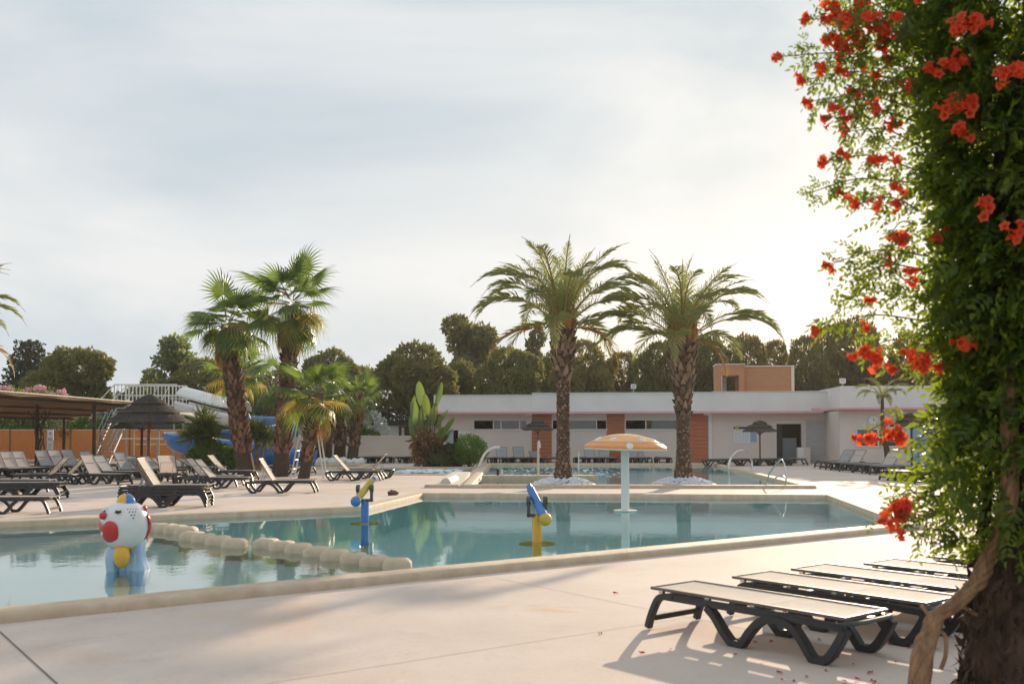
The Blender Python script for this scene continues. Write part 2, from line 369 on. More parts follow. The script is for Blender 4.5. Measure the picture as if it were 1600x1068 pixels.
# long kerb stub left of the main pool, and the ramp beside it
mb = MB(); a, b = G(664, 761), Vector((-1.62, 30.2, 0)); mb.bar2d([(a.x, .03), (b.x, .03)], .12, a.y-.22, a.y+.1); struct(mb.build('kerb', 'coping', bevel=.02))
mb = MB(); mb.add([(-2.9, 32.0, .0), (-1.62, 32.0, .0), (-1.62, 38.6, .16), (-2.2, 38.6, .16), (-2.9, 32, -.05), (-1.62, 32, -.05), (-1.62, 38.6, -.05), (-2.2, 38.6, -.05)],
    [(0, 1, 2, 3), (4, 5, 1, 0), (5, 6, 2, 1), (6, 7, 3, 2), (7, 4, 0, 3)]); struct(mb.build('path_ramp', 'ramp'))
mb = MB(); mb.tube([(-2.15, 32.4, .03), (-1.98, 34.2, .06)], .17, 16); mb.build('ramp_roller', 'ramp', None, smooth=True)
tag(bpy.data.objects['ramp_roller'], 'pale rounded concrete roller lying beside the ramp left of the left date palm', 'kerb block')
# smooth beach lip on the short slanting side of the play pool
mb = MB(); a, b = Vector((-2.36, 26.2, 0)), Vector((-3.15, 21.65, 0))
for (o0, z0, o1, z1) in ((.31, .012, 1.0, .012),):
    nrm = Vector((-.985, .17, 0)); mb.add([a+nrm*o0+Vector((0, 0, .05)), b+nrm*o0+Vector((0, 0, .05)), b+nrm*o1+Vector((0, 0, .008)), a+nrm*o1+Vector((0, 0, .008))], [(0, 1, 2, 3)])
struct(mb.build('beach_lip', 'ramp'))
mb = MB(); random.seed(3)
mb.ell((0, 0, .05), (.15, .10, .09), 9, 6); me = mb.mesh('corner_stone', 'boots_red')
for v in me.vertices: v.co += Vector((random.uniform(-.03, .03), random.uniform(-.03, .03), random.uniform(-.02, .03)))
tag(link('corner_stone', me, None, G(632, 775)+Vector((-.35, .25, 0))), 'small broken brown stone at the far left corner of the play pool', 'stone')
# low divider wall standing in the main pool
mb = MB(); mb.bx(-1.08, 3.0, 35.7, 36.25, -.9, .13); struct(mb.build('pool_divider_wall', 'coping', bevel=.03))
# deck joints: thin dark saw cuts
def strip(name, a, b, wdt=.012):
    mb = MB(); a, b = Vector(a), Vector(b); t = (b-a).normalized(); n_ = Vector((-t.y, t.x, 0))*wdt/2
    mb.add([a+n_, b+n_, b-n_, a-n_], [(0, 1, 2, 3)]); return struct(mb.build(name, 'joint'))
UN = Vector((.806, .592, 0)); VN = Vector((.592, -.806, 0))
A0 = G(0, 986, .004)
for k, s_ in enumerate((0, 5.2, 10.4)):
    a = A0 + UN*s_*1.0 - VN*.05; strip('expansion_joint', a, a + VN*(9 if k == 0 else 7), .016 if k == 0 else .006)
strip('expansion_joint', A0+VN*3.0-UN*6, A0+VN*3.0+UN*24, .005)

# ================================================================ BUILDING
FL, FR = GX(685, 56.0), GX(1312, 53.6)
FA = math.atan2(FR.y-FL.y, FR.x-FL.x); FU = (FR-FL).normalized(); FN = Vector((-FU.y, FU.x, 0))
bd = thing('pool_building', 'long low white flat-roofed pool building with orange plank panels behind the main pool', 'building', FL, FA)
def fx(px, off=0.):                              # facade column (off = metres in front of the wall)
    k = (px-CX)/FPX; o = FL - FN*off; return (k*o.y - o.x)/(FU.x - k*FU.y)
FLEN = (FR-FL).length
def cells(mb, xs, zs, y0, y1, hole):
    for i in range(len(xs)-1):
        for j in range(len(zs)-1):
            cx, cz = (xs[i]+xs[i+1])/2, (zs[j]+zs[j+1])/2
            if not hole(cx, cz): mb.bx(xs[i], xs[i+1], y0, y1, zs[j], zs[j+1])
WINS = [(740, 823, [742, 771, 783, 812, 822], 'dggg'), (863, 948, [864, 887, 932, 947], 'dgd'), (977, 1059, [978, 1009, 1058], 'dg')]
HOLES = [(fx(a), fx(b), 1.82, 2.36) for a, b, _, _ in WINS] + [(fx(697), fx(716), 0, 1.78), (fx(1213), fx(1252), 0, 2.12), (fx(1259), fx(1311), 0, 2.3)]
inh = lambda x, z: any(a < x < b and c < z < d for a, b, c, d in HOLES)
mb = MB(); xs = sorted({0, FLEN+.1} | {h[0] for h in HOLES} | {h[1] for h in HOLES}); zs = sorted({-.02, 2.68} | {h[2] for h in HOLES if h[2]} | {h[3] for h in HOLES})
cells(mb, xs, zs, 0, .25, inh)
mb.bx(0, .25, .25, 11, -.02, 2.68); mb.bx(.25, FLEN+.1, 10.75, 11, -.02, 2.68)
mb.build('wall', 'wall_beige', bd)
mb = MB(); mb.bx(.25, FLEN, .25, 10.7, -.015, .012); mb.bx(.25, FLEN, 4.0, 4.1, .02, 2.6); mb.build('interior', 'room_shade', bd)  # floor and partition coloured near black to stand for indoor shade
# overhanging parapet in three lengths, each a little proud of the next
x1_, x2_ = fx(831, .8), fx(1113, .8)
for xa, xb, ya, zt in ((-.12, x1_, -.78, 3.70), (x1_, x2_, -.84, 3.80), (x2_, FLEN+.1, -.80, 3.83)):
    mb = MB(); mb.bx(xa, xb, ya, -.5, 2.80, zt); mb.build('parapet', 'wall_white', bd)
    mb = MB(); mb.bx(xa, xb, ya-.05, -.46, zt, zt+.035); mb.build('parapet_cap', 'frame_alu', bd)
mb = MB(); mb.bx(-.1, FLEN, -.5, 11.2, 2.80, 2.95); mb.bx(-.1, .14, -.5, 11.2, 2.95, 3.6); mb.bx(.14, FLEN, 10.9, 11.2, 2.95, 3.7); mb.build('roof', 'wall_white', bd)
mb = MB(); mb.bx(-.14, FLEN-1.0, -.90, .25, 2.68, 2.797); mb.build('eave_band', 'pink', bd, bevel=.01)
for px in (823, 1098):
    mb = MB(); mb.bx(fx(px), fx(px)+.35, -.8, -.55, 2.6, 2.678); mb.build('eave_lamp', 'frame_alu', bd)
# orange plank panels
for a, b in ((831, 862), (948, 976), (1061, 1106)):
    xa, xb = fx(a, .06), fx(b, .06); me = None; nz_ = 13; h = 2.66/nz_
    for k in range(nz_):
        if me is None:
            mb = MB(); mb.bx(0, xb-xa, -.05, -.004, .004, h-.010); me = mb.mesh('plank', 'terracotta', bevel=.006)
        link('plank', me, bd, (xa, 0, .01+k*h))
mb = MB(); mb.bx(0, .16, -.07, .0, 0, 2.66); mb.build('corner_board', 'terracotta', bd)
mb = MB(); mb.bx(fx(1107, .1), fx(1112, .1), -.1, -.003, 0, 2.66); mb.build('pilaster', 'wall_white', bd)
# strip windows: frame, mullions, panes
for a, b, divs, kinds in WINS:
    xa, xb = fx(a), fx(b); wroot = link('window', None, bd, (xa, 0, 1.82)); W, H = xb-xa, .54
    mb = MB(); mb.bx(-.05, W+.05, -.04, .05, H-.04, H+.04); mb.bx(-.05, W+.05, -.06, .05, -.05, .03); mb.bx(-.05, .03, -.04, .05, .03, H-.04); mb.bx(W-.03, W+.05, -.04, .05, .03, H-.04)
    for d_ in divs[1:-1]: mb.bx(fx(d_)-xa-.03, fx(d_)-xa+.03, -.02, .05, .03, H-.04)
    mb.build('frame', 'frame_alu', wroot)
    for k, kd in enumerate(kinds):
        p0, p1 = fx(divs[k])-xa+.03, fx(divs[k+1])-xa-.03
        if kd == 'g': mb = MB(); mb.bx(p0, p1, .02, .03, .03, H-.04); mb.build('pane', 'glass', wroot)
        if kd == 'g': mb = MB(); mb.bx(p0, p1, .16, .17, .0, H); mb.build('blind', 'print_grey', wroot)
# side door left open
dr = link('service_door', None, bd, (fx(697), 0, 0)); mb = MB(); mb.bx(-.06, .0, -.03, .1, 0, 1.84); mb.bx(0, .68, -.03, .1, 1.78, 1.84); mb.build('frame', 'frame_alu', dr)
mb = MB(); mb.box((.36, 0, .88), (.72, .04, 1.72), M=Matrix.Translation((.70, -.02, 0)) @ Matrix.Rotation(R(-14), 4, 'Z')); mb.build('door_leaf', 'white_paint', dr)
mb = MB(); mb.bx(.02, .40, .12, .16, .02, 1.76); mb.build('inner_panel', 'print_grey', dr)
# notice board
x0, x1 = fx(1146), fx(1183); nb = link('notice_board', None, bd, (x0, -.03, 1.08)); W = x1-x0
mb = MB(); mb.bx(0, W, 0, .025, 0, .88); mb.build('board', 'print_white', nb)
mb = MB(); mb.bx(0, W*.8, -.008, -.001, .76, .88); mb.build('header', 'black', nb)
mb = MB(); mb.bx(W*.06, W*.22, -.014, -.009, .79, .86); mb.build('emblem', 'yellow', nb)
random.seed(5); mb = MB()
for r_ in range(9):
    z = .70 - r_*.075; xx = .06
    while xx < W*.62:
        l = random.uniform(.05, .22); mb.bx(xx, min(xx+l, W*.64), -.005, -.001, z, z+.022); xx += l+.03
mb.build('printed_lines', 'print_grey', nb)
mb = MB(); mb.bx(W*.70, W*.97, -.006, -.001, .05, .66); mb.build('map_panel', 'print_blue', nb)
# entrance and roller shutter
x0, x1 = fx(1213), fx(1252); en = link('entrance', None, bd, (x0, 0, 0)); W = x1-x0
mb = MB(); mb.bx(-.07, 0, -.02, .24, 0, 2.12); mb.bx(W, W+.07, -.02, .24, 0, 2.12); mb.bx(-.07, W+.07, -.03, .24, 2.12, 2.30); mb.build('frame', 'frame_alu', en)
mb = MB(); mb.bx(.05, .45, .9, .96, .02, 2.05); mb.build('door_leaf', 'black', en)
mb = MB(); mb.bx(.52, W-.05, 1.3, 1.34, .02, 1.35); mb.build('inner_door', 'print_grey', en)
mb = MB(); mb.bx(W-.30, W+.02, -.55, -.12, 0, .86); mb.build('counter_panel', 'wall_white', en); mb = MB(); mb.bx(W+.022, W+.36, -.55, -.12, 0, .84); mb.build('counter_side', 'wall_beige', en)
x0, x1 = fx(1259), fx(1311); sh = link('roller_shutter', None, bd, (x0, .08, 0)); me = None
for k in range(23):
    if me is None: mb = MB(); mb.bx(.01, x1-x0-.01, 0, .05, .010, .088); me = mb.mesh('slat', 'shutter', bevel=.006)
    link('slat', me, sh, (0, 0, .01+k*.0995))
# right wing
wg = thing('building_wing', 'right wing of the white pool building with a wide window behind the vine', 'building', GX(1312, 50.2), FA)
WF = GX(1312, 50.2); wx = lambda px: (((px-CX)/FPX)*WF.y - WF.x)/(FU.x - ((px-CX)/FPX)*FU.y)
wins = [(wx(1338), wx(1405), .98, 1.82), (wx(1420), wx(1462), 0, 2.1)]
mb = MB(); xs = sorted({0, 16.} | {h[0] for h in wins} | {h[1] for h in wins}); zs = sorted({-.02, .98, 1.82, 2.1, 2.76})
cells(mb, xs, zs, 0, .25, lambda x, z: any(a < x < b and c < z < d for a, b, c, d in wins)); mb.bx(0, .25, .25, 8, -.02, 2.76); mb.bx(.25, 16, 7.75, 8, -.02, 2.76); mb.build('wall', 'wall_beige', wg)
mb = MB(); mb.bx(.25, 15.9, .25, 7.7, -.015, .01); mb.bx(.25, 15.9, 3, 3.1, .02, 2.6); mb.build('interior', 'room_shade', wg)  # indoor shade of the wing painted on its floor and partition
mb = MB(); mb.bx(-.05, 16.1, -.45, -.1, 2.90, 3.98); mb.bx(-.05, 16.1, -.1, 8.1, 2.90, 3.05); mb.bx(-.05, .2, -.1, 8.1, 3.05, 3.97); mb.build('parapet', 'wall_white', wg)
mb = MB(); mb.bx(-1.35, 16.1, -.6, .2, 2.78, 2.897); mb.build('eave_band', 'pink', wg, bevel=.01)
wr = link('window', None, wg, (wins[0][0], 0, .98)); W = wins[0][1]-wins[0][0]; mb = MB()
for q in ((-.06, W+.06, .82, .9), (-.06, W+.06, -.06, .02)): mb.bx(q[0], q[1], -.05, .06, q[2], q[3])
for x in (-.02, W/2, W-.02): mb.bx(x-.03, x+.05, -.04, .05, .02, .82)
mb.build('frame', 'frame_alu', wr)
for a, b in ((.03, W/2-.03), (W/2+.05, W-.05)): mb = MB(); mb.bx(a, b, .0, .01, .02, .82); mb.build('pane', 'glass', wr)
dr = link('blue_door', None, wg, (wins[1][0], 0, 0)); W = wins[1][1]-wins[1][0]; mb = MB(); mb.bx(.02, W-.02, .05, .1, .01, 2.08); mb.build('door_leaf', 'print_blue', dr)
mb = MB(); mb.bx(-.05, .02, -.03, .12, 0, 2.12); mb.build('frame', 'frame_alu', dr)
c = link('wall_clock', None, wg, (wx(1364), -.02, 2.27), (R(90), 0, 0)); mb = MB(); mb.lathe([(.02, .0), (.22, 0), (.24, .02), (.22, .05), (.19, .055), (.02, .055)], 24); mb.build('dial', 'print_white', c, smooth=True)
mb = MB(); mb.bx(-.012, .012, 0, .14, .058, .066); mb.bx(0, .10, -.012, .012, .058, .066); mb.build('hands', 'black', c)
# roof box
rb = thing('roof_lodge', 'small terracotta clad box with a dark opening on the building roof', 'roof structure', GX(1120, 58, 2.95), FA)
sc_ = 58/1555.6; W1, W2, H = 44*sc_*.97, 79*sc_*.97, 104*sc_-1.25
H = CAMH + (674-570)*58.3/FPX - 2.95
mb = MB(); mb.bx(0, .28, 0, 1.9, 0, H); mb.bx(W1-.3, W1, 0, 1.9, 0, H); mb.bx(.28, W1-.3, 0, 1.9, H-.62, H); mb.bx(.28, W1-.85, 1.7, 1.9, 0, H-.62); mb.build('porch', 'roofbox', rb)
mb = MB(); mb.bx(W1+.003, W1+W2, .35, 3.4, 0, H-.1); mb.build('box', 'roofbox', rb)
mb = MB(); mb.bx(W1+W2-.14, W1+W2+.03, .30, .349, 0, H-.1); mb.build('corner_trim', 'cream', rb)
mb = MB(); mb.bx(-.05, W1+.05, -.05, 1.95, H+.002, H+.05); mb.bx(W1+.053, W1+W2+.05, .28, 3.5, H-.098, H-.05); mb.build('coping_strip', 'wall_white', rb)
mb = MB(); mb.bx(.285, .32, .02, 1.69, 0, H-.63); mb.bx(.321, W1-.86, 1.66, 1.695, 0, H-.63); mb.build('inner_wall', 'wall_white', rb)
for px, base, d, lab in ((990, 2.95, 56.8, 'small white floodlight on the roof behind the mushroom fountain'), (1317, 3.05, 51.2, 'small white floodlight on the roof of the right wing')):
    z1 = CAMH + (674-(600 if px < 1000 else 591))*d/FPX
    f = thing('floodlight', lab, 'floodlight', GX(px, d, base), 0, 'roof floodlights')
    mb = MB(); mb.tube([(0, 0, 0), (0, 0, z1-base-.25)], .03, 6); mb.build('pole', 'galv', f)
    mb = MB(); mb.box((0, 0, z1-base-.12), (.30, .14, .26), M=Matrix.Rotation(R(0), 4, 'X')); mb.build('housing', 'white_paint', f, bevel=.02)
    mb = MB(); mb.box((0, -.075, z1-base-.12), (.22, .01, .18)); mb.build('lens', 'print_grey', f)
# garden wall left of the building
a, b = GX(395, 60), GX(689, 57.2); gw = thing('garden_wall', 'long plain beige garden wall between slide and pool building', 'wall', a, math.atan2(b.y-a.y, b.x-a.x)); Lw = (b-a).length
mb = MB(); mb.bx(0, Lw, 0, .2, -.02, 1.42); mb.build('panel', 'wall_beige', gw)
mb = MB(); mb.bx(-.02, Lw, -.03, .23, 1.42, 1.47); mb.build('cap', 'wall_white', gw)
a, b = GX(-130, 60), GX(293, 63.5); fe = thing('reed_fence', 'orange reed fence panels on posts along the left side', 'fence', a, math.atan2(b.y-a.y, b.x-a.x)); Lw = (b-a).length
nP = 9
for k in range(nP):
    x0, x1 = Lw*k/nP, Lw*(k+1)/nP
    mb = MB(); mb.bx(x0+.045, x1-.045, -.02, .02, .03, 1.80); mb.build('reed_panel', 'reed', fe)
    mb = MB(); mb.bx(x0-.04, x0+.04, -.04, .04, -.02, 1.84); mb.build('post', 'wood_post', fe)
mb = MB(); mb.bx(0, Lw, -.035, .035, 1.80, 1.84); mb.build('top_rail', 'cream', fe)

# ================================================================ LOUNGERS
def lounger_meshes():
    M_ = {}
    sm = lambda pts, n=4: [(p.x, p.z) for p in cat_curve([(x, 0, z) for x, z in pts], n)]
    mb = MB()
    for s in (-1, 1):
        y0, y1 = sorted((s*.295, s*.345))
        mb.bar2d(sm([(0.0, .285), (.5, .30), (1.1, .30), (1.66, .30)], 2), .055, y0, y1)
    for x in (.10, .62, 1.12, 1.60): mb.bx(x-.02, x+.02, -.294, .294, .265, .30)
    M_['frame'] = mb.mesh('frame', 'anthracite', bevel=.006)
    for s in (-1, 1):
        mb = MB(); y0, y1 = sorted((s*.278, s*.358))
        mb.bar2d(sm([(-.01, .275), (.03, .20), (.10, .09), (.165, .028), (.215, .024), (.265, .03), (.34, .13), (.44, .235), (.58, .268), (.72, .235), (.83, .13), (.905, .03), (.955, .024), (1.005, .028), (1.09, .11), (1.17, .21), (1.25, .275)], 3), .062, y0, y1)
        M_['leg%d' % s] = mb.mesh('arched_leg', 'anthracite', bevel=.008)
    mb = MB()
    for s in (-1, 1):
        y0, y1 = sorted((s*.29, s*.35)); mb.bar2d(sm([(1.60, .30), (1.70, .30), (1.775, .275), (1.83, .19), (1.875, .09), (1.90, .012)], 3), .055, y0, y1)
    mb.bx(1.84, 1.885, -.29, .29, .075, .12); mb.bx(1.70, 1.75, -.29, .29, .275, .315)
    M_['end'] = mb.mesh('end_leg', 'anthracite', bevel=.006)
    def sling(x0, x1, y, key, sag=.012):
        mb = MB(); n, m = 8, 6; vs = []
        for i in range(n+1):
            for j in range(m+1):
                u, v = i/n, j/m; vs.append((x0+(x1-x0)*u, -y+2*y*v, -sag*math.sin(math.pi*v)*min(1, 4*u, 4*(1-u))*.8))
        mb.add(vs, [(i*(m+1)+j, i*(m+1)+j+1, (i+1)*(m+1)+j+1, (i+1)*(m+1)+j) for i in range(n) for j in range(m)])
        for k in ('sling', 'sling_grey'): M_[key+k] = mb.mesh('sling', k, smooth='all', fix=False)
        mb = MB()
        for s in (-1, 1): mb.box(((x0+x1)/2, s*(y+.008), -.004), (x1-x0, .022, .026))
        mb.box((x0 if key == 'back' else x1, 0, -.004), (.022, 2*y+.038, .024)); mb.box((x1 if key == 'back' else x0, 0, -.028), (.022, 2*y, .02))
        M_[key+'edge'] = mb.mesh('sling_frame', 'sling_edge', bevel=.004)
    sling(.0, 1.17, .275, 'bed'); sling(-.70, -.003, .275, 'back')
    mb = MB(); mb.box((0, 0, -.025), (.05, .035, .03))
    M_['clips'] = mb.mesh('clip', 'steel', bevel=.004)
    mb = MB(); mb.tube(cat_curve([(.06, -.33, .30), (-.03, -.25, .315), (-.055, 0, .32), (-.03, .25, .315), (.06, .33, .30)], 4), .018, 8); M_['headbar'] = mb.mesh('head_bar', 'rubber', smooth=True)
    for a in (25, 38, 48, 58):
        c, s = math.cos(R(a)), math.sin(R(a)); mb = MB()
        for y in (-.2, .2): mb.tube([(.72-.40*c, y, .355+.40*s), (.72-.40*c-.16*max(.2, s), y, .30)], .010, 6)
        mb.tube([(.72-.40*c, -.2, .355+.40*s), (.72-.40*c, .2, .355+.40*s)], .010, 6)
        M_['prop%d' % a] = mb.mesh('back_prop', 'galv', smooth=True)
    return M_
LM = lounger_meshes()
def lounger(foot, heading, label, group, back=0, mt='sling', z=0., clips=False):
    h = R(heading); d = Vector((math.cos(h), math.sin(h), 0)); p = Vector(foot) - d*1.9
    t = thing('sun_lounger', label, 'sun lounger', (p.x, p.y, z), h, group)
    link('frame', LM['frame'], t); link('arched_leg', LM['leg-1'], t); link('arched_leg', LM['leg1'], t); link('end_leg', LM['end'], t)
    b = link('bed', LM['bed'+mt], t, (.72, 0, .352)); link('bed_frame', LM['bededge'], b)
    k = link('backrest', LM['back'+mt], t, (.72, 0, .352), (0, R(back), 0)); link('back_frame', LM['backedge'], k)
    if clips: [link('clip', LM['clips'], b, (x, s*.29, 0)) for x in (.10, .55, 1.05) for s in (-1, 1)]
    link('head_bar', LM['headbar'], t)
    if back: link('back_prop', LM['prop%d' % back], t)
    return t
ORD = ['first', 'second', 'third', 'fourth', 'fifth', 'sixth', 'seventh', 'eighth', 'ninth', 'tenth', 'eleventh', 'twelfth', 'thirteenth', 'fourteenth']
# foreground row, flat, feet away from the camera (positions from the top corners of their slings)
ct = [(1008, 915), (1135, 898.7), (1227, 886.5), (1340.5, 878), (1438, 867)]
NEAR = ['nearest flat lounger in the foreground, whole in view with its legs showing'] + \
       ['flat foreground lounger, %s in the row from the nearest one' % ORD[i] for i in (1, 2, 3)] + ['farthest lounger of the foreground row, mostly hidden behind the vine stem']
for i, (x, y) in enumerate(ct):
    p = G(x, y, .355) + Vector((.8, .6, 0))*.29; p.z = 0
    lounger(p - Vector((-.637, .77, 0))*.05, 129.6, NEAR[i], 'loungers in the foreground right', clips=True)
# stacked front loungers left of the play pool
S0 = G(327, 791)
for k in range(3):
    lounger(S0 + Vector((0, .02*k, 0)), 4, ['bottom lounger of the three stacked behind the clown fountain', 'middle lounger of the three stacked behind the clown fountain', 'top lounger of the three stacked behind the clown fountain'][k],
            'stacked loungers behind the clown', back=58, z=.075*k)
lounger(G(86, 801), 3, 'flat lounger at the left edge, nearest to the play pool coping', 'loungers left of the play pool')
for k in range(2):
    lounger(G(99, 779) + Vector((0, .03*k, 0)), 5, ['lower of two stacked flat loungers at the left edge', 'upper of two stacked flat loungers at the left edge'][k], 'flat stack at the left edge', z=.075*k)
lounger(G(82, 768), 4, 'flat lounger just behind the flat stack at the left edge', 'loungers left of the play pool')
# middle row on the left
for i, (px, py, hd, bk, m) in enumerate([(104, 757, 184, 48, 'sling'), (132, 756, 186, 48, 'sling'), (196, 757, -18, 58, 'sling'), (214, 752, -18, 48, 'sling_grey'), (240, 749, -20, 58, 'sling_grey'), (262, 746, -20, 38, 'sling_grey'), (287, 747, -18, 38, 'sling_grey')]):
    pos = G(px, py)
    if i < 2: pos = pos + Vector((-1.9, 0, 0))*0.9
    lounger(pos, hd, ('raised lounger facing left, %s from the left in the middle left row' % ORD[i]) if i < 2 else ('raised lounger facing right, %s from the left in the middle left row' % ORD[i-2]), 'middle row of loungers on the left', back=bk, mt=m)
lounger(G(268, 752)+Vector((.2, 0, 0)), 95, 'lounger seen from behind with tan raised back under the front thatched parasol', 'loungers by the parasol', back=58)
# back row on the left, in front of the orange fence
for i, (px, py, bk, m) in enumerate([(2, 746, 58, 'sling'), (34, 746, 58, 'sling'), (53, 745, 58, 'sling'), (71, 744, 58, 'sling'), (106, 741, 58, 'sling_grey'), (126, 740, 58, 'sling'), (146, 739, 58, 'sling_grey'), (176, 738, 48, 'sling_grey')]):
    lounger(G(px, py), -24, 'lounger with raised back, %s from the left in the row by the orange fence' % ORD[i], 'back row of loungers by the orange fence', back=bk, mt=m)
# loungers by the fan palms
lounger(G(376, 760), -3, 'raised lounger before the thick left fan palm, left one of the close pair', 'loungers by the fan palms', back=48)
lounger(G(391, 762)+Vector((.15, -.4, 0)), -3, 'raised lounger before the thick left fan palm, right one of the close pair', 'loungers by the fan palms', back=48)
lounger(G(400, 750), -4, 'lounger with raised back beside the round hedge, behind the close pair', 'loungers by the fan palms', back=48)
lounger(G(495, 769), 3, 'lounger with steep raised back between the two thick fan palms and the pool', 'loungers by the fan palms', back=58)
lounger(G(489, 741), -12, 'flat lounger half hidden behind the small fan palm trunk', 'loungers by the fan palms')
lounger(G(350, 743), -8, 'low lounger in the shade of the round hedge', 'loungers by the fan palms', back=25)
lounger(G(597, 750.5), -2, 'raised lounger facing right beside the lifeguard chair', 'pair of facing loungers', back=48)
lounger(G(532, 747), 178, 'raised lounger facing left beside the lifeguard chair', 'pair of facing loungers', back=48)
# far rows
for i, px in enumerate((566, 586, 606, 624, 641)):
    lounger(GX(px, 53.5), -90+(i % 3-1)*14, 'far flat lounger by the garden wall, %s from the left' % ORD[i], 'far loungers by the garden wall', mt='sling_grey')
bl = [(771, 0), (786, 48), (803, 0), (816, 48), (830, 0), (846, 25), (866, 0), (905, 0), (927, 48), (942, 48), (958, 0), (990, 48), (1010, 48), (1040, 0)]
for i, (px, bk) in enumerate(bl):
    d = 51.9 + (i*37 % 5)*.08
    lounger(GX(px, d), -90+((i*53) % 7-3)*4, 'dark lounger with grey fabric before the building windows, %s from the left' % ORD[i], 'lounger row before the building windows', back=bk, mt='sling_grey')
for i, px in enumerate((1158, 1184, 1208, 1233, 1258)):
    lounger(GX(px, 49.5+.25*i), (0 if i % 2 else 180)*0 + 3, 'flat side-on lounger before the building entrance, %s from the left' % ORD[i], 'loungers before the entrance')
rr = [(1281, 731, 0), (1290, 733, 48), (1299, 734, 0), (1307, 735, 48), (1321, 737, 0), (1343, 739, 0), (1357, 740, 48), (1369, 742, 0)]
for i, (px, py, bk) in enumerate(rr):
    lounger(G(px, py), 212, 'lounger in the right hand row before the building wing, %s from the left' % ORD[i], 'right hand lounger row', back=bk, mt='sling_grey' if i % 3 else 'sling')
for i, (px, py) in enumerate(((1386, 750), (1399, 751), (1410, 752), (1421, 753), (1443, 757))):
    lounger(G(px, py), 212, 'flat lounger in the short row behind the vine leaves, %s from the left' % ORD[i], 'short right lounger row', mt='sling')

# ================================================================ PARASOLS
def parasol(name, pos, rad, ztop, label, group, tiers=3, mt='wood_post', post_r=.07, rise=None, lean=0, mat_t='thatch', strands=900):
    rnd = random.Random(hash(label) % 1000 if False else len(label)*7); t = thing(name, label, 'parasol', pos, 0, group)
    rise = rise or rad*.62; z0 = ztop-rise
    mb = MB(); mb.tube([(0, 0, 0), (lean*.5, 0, z0*.5), (lean, 0, ztop-.12)], [post_r, post_r*.95, post_r*.8], 10); mb.build('pole', mt, t, smooth=True)
    mb = MB()
    for k in range(8):
        a = k*math.pi/4; mb.tube([(lean, 0, ztop-.15), (lean+rad*.93*math.cos(a), rad*.93*math.sin(a), z0+.02)], .022, 5)
        mb.tube([(lean, 0, z0-.25), (lean+rad*.5*math.cos(a), rad*.5*math.sin(a), z0+rise*.4)], .018, 5)
    mb.build('ribs', mt, t)
    mb = MB(); mb.lathe([(.03, ztop-.10), (rad*.5, z0+rise*.40-.02), (rad*.97, z0-.005)], 32, (lean, 0, 0)); mb.build('lining', 'straw_under', t, smooth=True)
    edges = [(0, .42), (.34, .72), (.64, 1.0)] if tiers == 3 else [(0, .55), (.45, 1.0)]
    def zz(u): return ztop - rise*(u**.92)*1.0
    for q, (u0, u1) in enumerate(edges):
        mb = MB(); n = 48; up = .045*(len(edges)-1-q) + .0; rows = 4; vs = []
        for i in range(rows+1):
            for k in range(n):
                a = 2*math.pi*k/n; u = u0+(u1-u0)*i/rows; r_ = max(.02, u*rad)*(1 + rnd.uniform(-.015, .015)*(i == rows)); z = zz(u)+up*(u > 0)+.06*i/rows*(q < len(edges)-1) + rnd.uniform(-.012, .012)
                vs.append((lean+r_*math.cos(a), r_*math.sin(a), z))
        vs += [(lean+(x-lean)*1.004, y*1.004, z-.055-rnd.uniform(0, .035)) for x, y, z in vs[-n:]]
        mb.add(vs, [(i*n+k, i*n+(k+1) % n, (i+1)*n+(k+1) % n, (i+1)*n+k) for i in range(rows+1) for k in range(n)])
        tr = mb.build('thatch_tier', mat_t, t, smooth=False, fix=False)
        if strands:
            ms = MB()
            for k in range(int(strands*(.3+.7*u1))):
                a = rnd.uniform(0, 2*math.pi); ua = rnd.uniform(max(u0, .06), u1-.04); ub = min(ua+rnd.uniform(.12, .25), u1+.015); wd = .012/(max(ua, .1)*rad)*rnd.uniform(.6, 1.4)
                za, zb = zz(ua)+up+.06*(ua-u0)/(u1-u0)*(q < len(edges)-1)+.012, zz(ub)+up+.06*min(1, (ub-u0)/(u1-u0))*(q < len(edges)-1)+rnd.uniform(.0, .03)-(.05 if ub > u1 else 0)
                pts = [(lean+ua*rad*math.cos(a-wd), ua*rad*math.sin(a-wd), za), (lean+ua*rad*math.cos(a+wd), ua*rad*math.sin(a+wd), za), (lean+ub*rad*math.cos(a+wd*.6+.01), ub*rad*math.sin(a+wd*.6+.01), zb), (lean+ub*rad*math.cos(a-wd*.6+.01), ub*rad*math.sin(a-wd*.6+.01), zb)]
                ms.add(pts, [(0, 1, 2, 3)])
            struct(ms.build('straw', 'straw', tr, fix=False), 'stuff')
    return t
pz = lambda py, d: CAMH + (674-py)*d/FPX
parasol('thatched_parasol', GX(233, 38), 1.53, pz(617, 38), 'large dark thatched parasol left of the round hedge, nearer of two', 'left thatched parasols', rise=1.0)
parasol('thatched_parasol', GX(222, 52), 1.45, pz(643, 52), 'thatched parasol half hidden behind the larger one on the left', 'left thatched parasols', rise=.8, mt='wood_dark')
parasol('thatched_parasol', GX(508, 53), .80, pz(657, 53), 'small far thatched parasol beside the small fan palms', 'far thatched parasols', rise=.45, strands=300, post_r=.05)
parasol('thatched_parasol', GX(840, 52.6), .82, pz(657, 52.6), 'small dark parasol behind the left date palm trunk', 'far thatched parasols', rise=.42, strands=300, post_r=.045)
parasol('thatched_parasol', GX(1187, 51.2), .86, pz(658.5, 51.2), 'small dark parasol before the notice board', 'far thatched parasols', rise=.45, strands=300, post_r=.05)
parasol('thatched_parasol', GX(1424, 46), .95, pz(646, 46), 'dark parasol half hidden behind the vine leaves', 'far thatched parasols', rise=.52, strands=300, post_r=.05, mt='wood_dark')

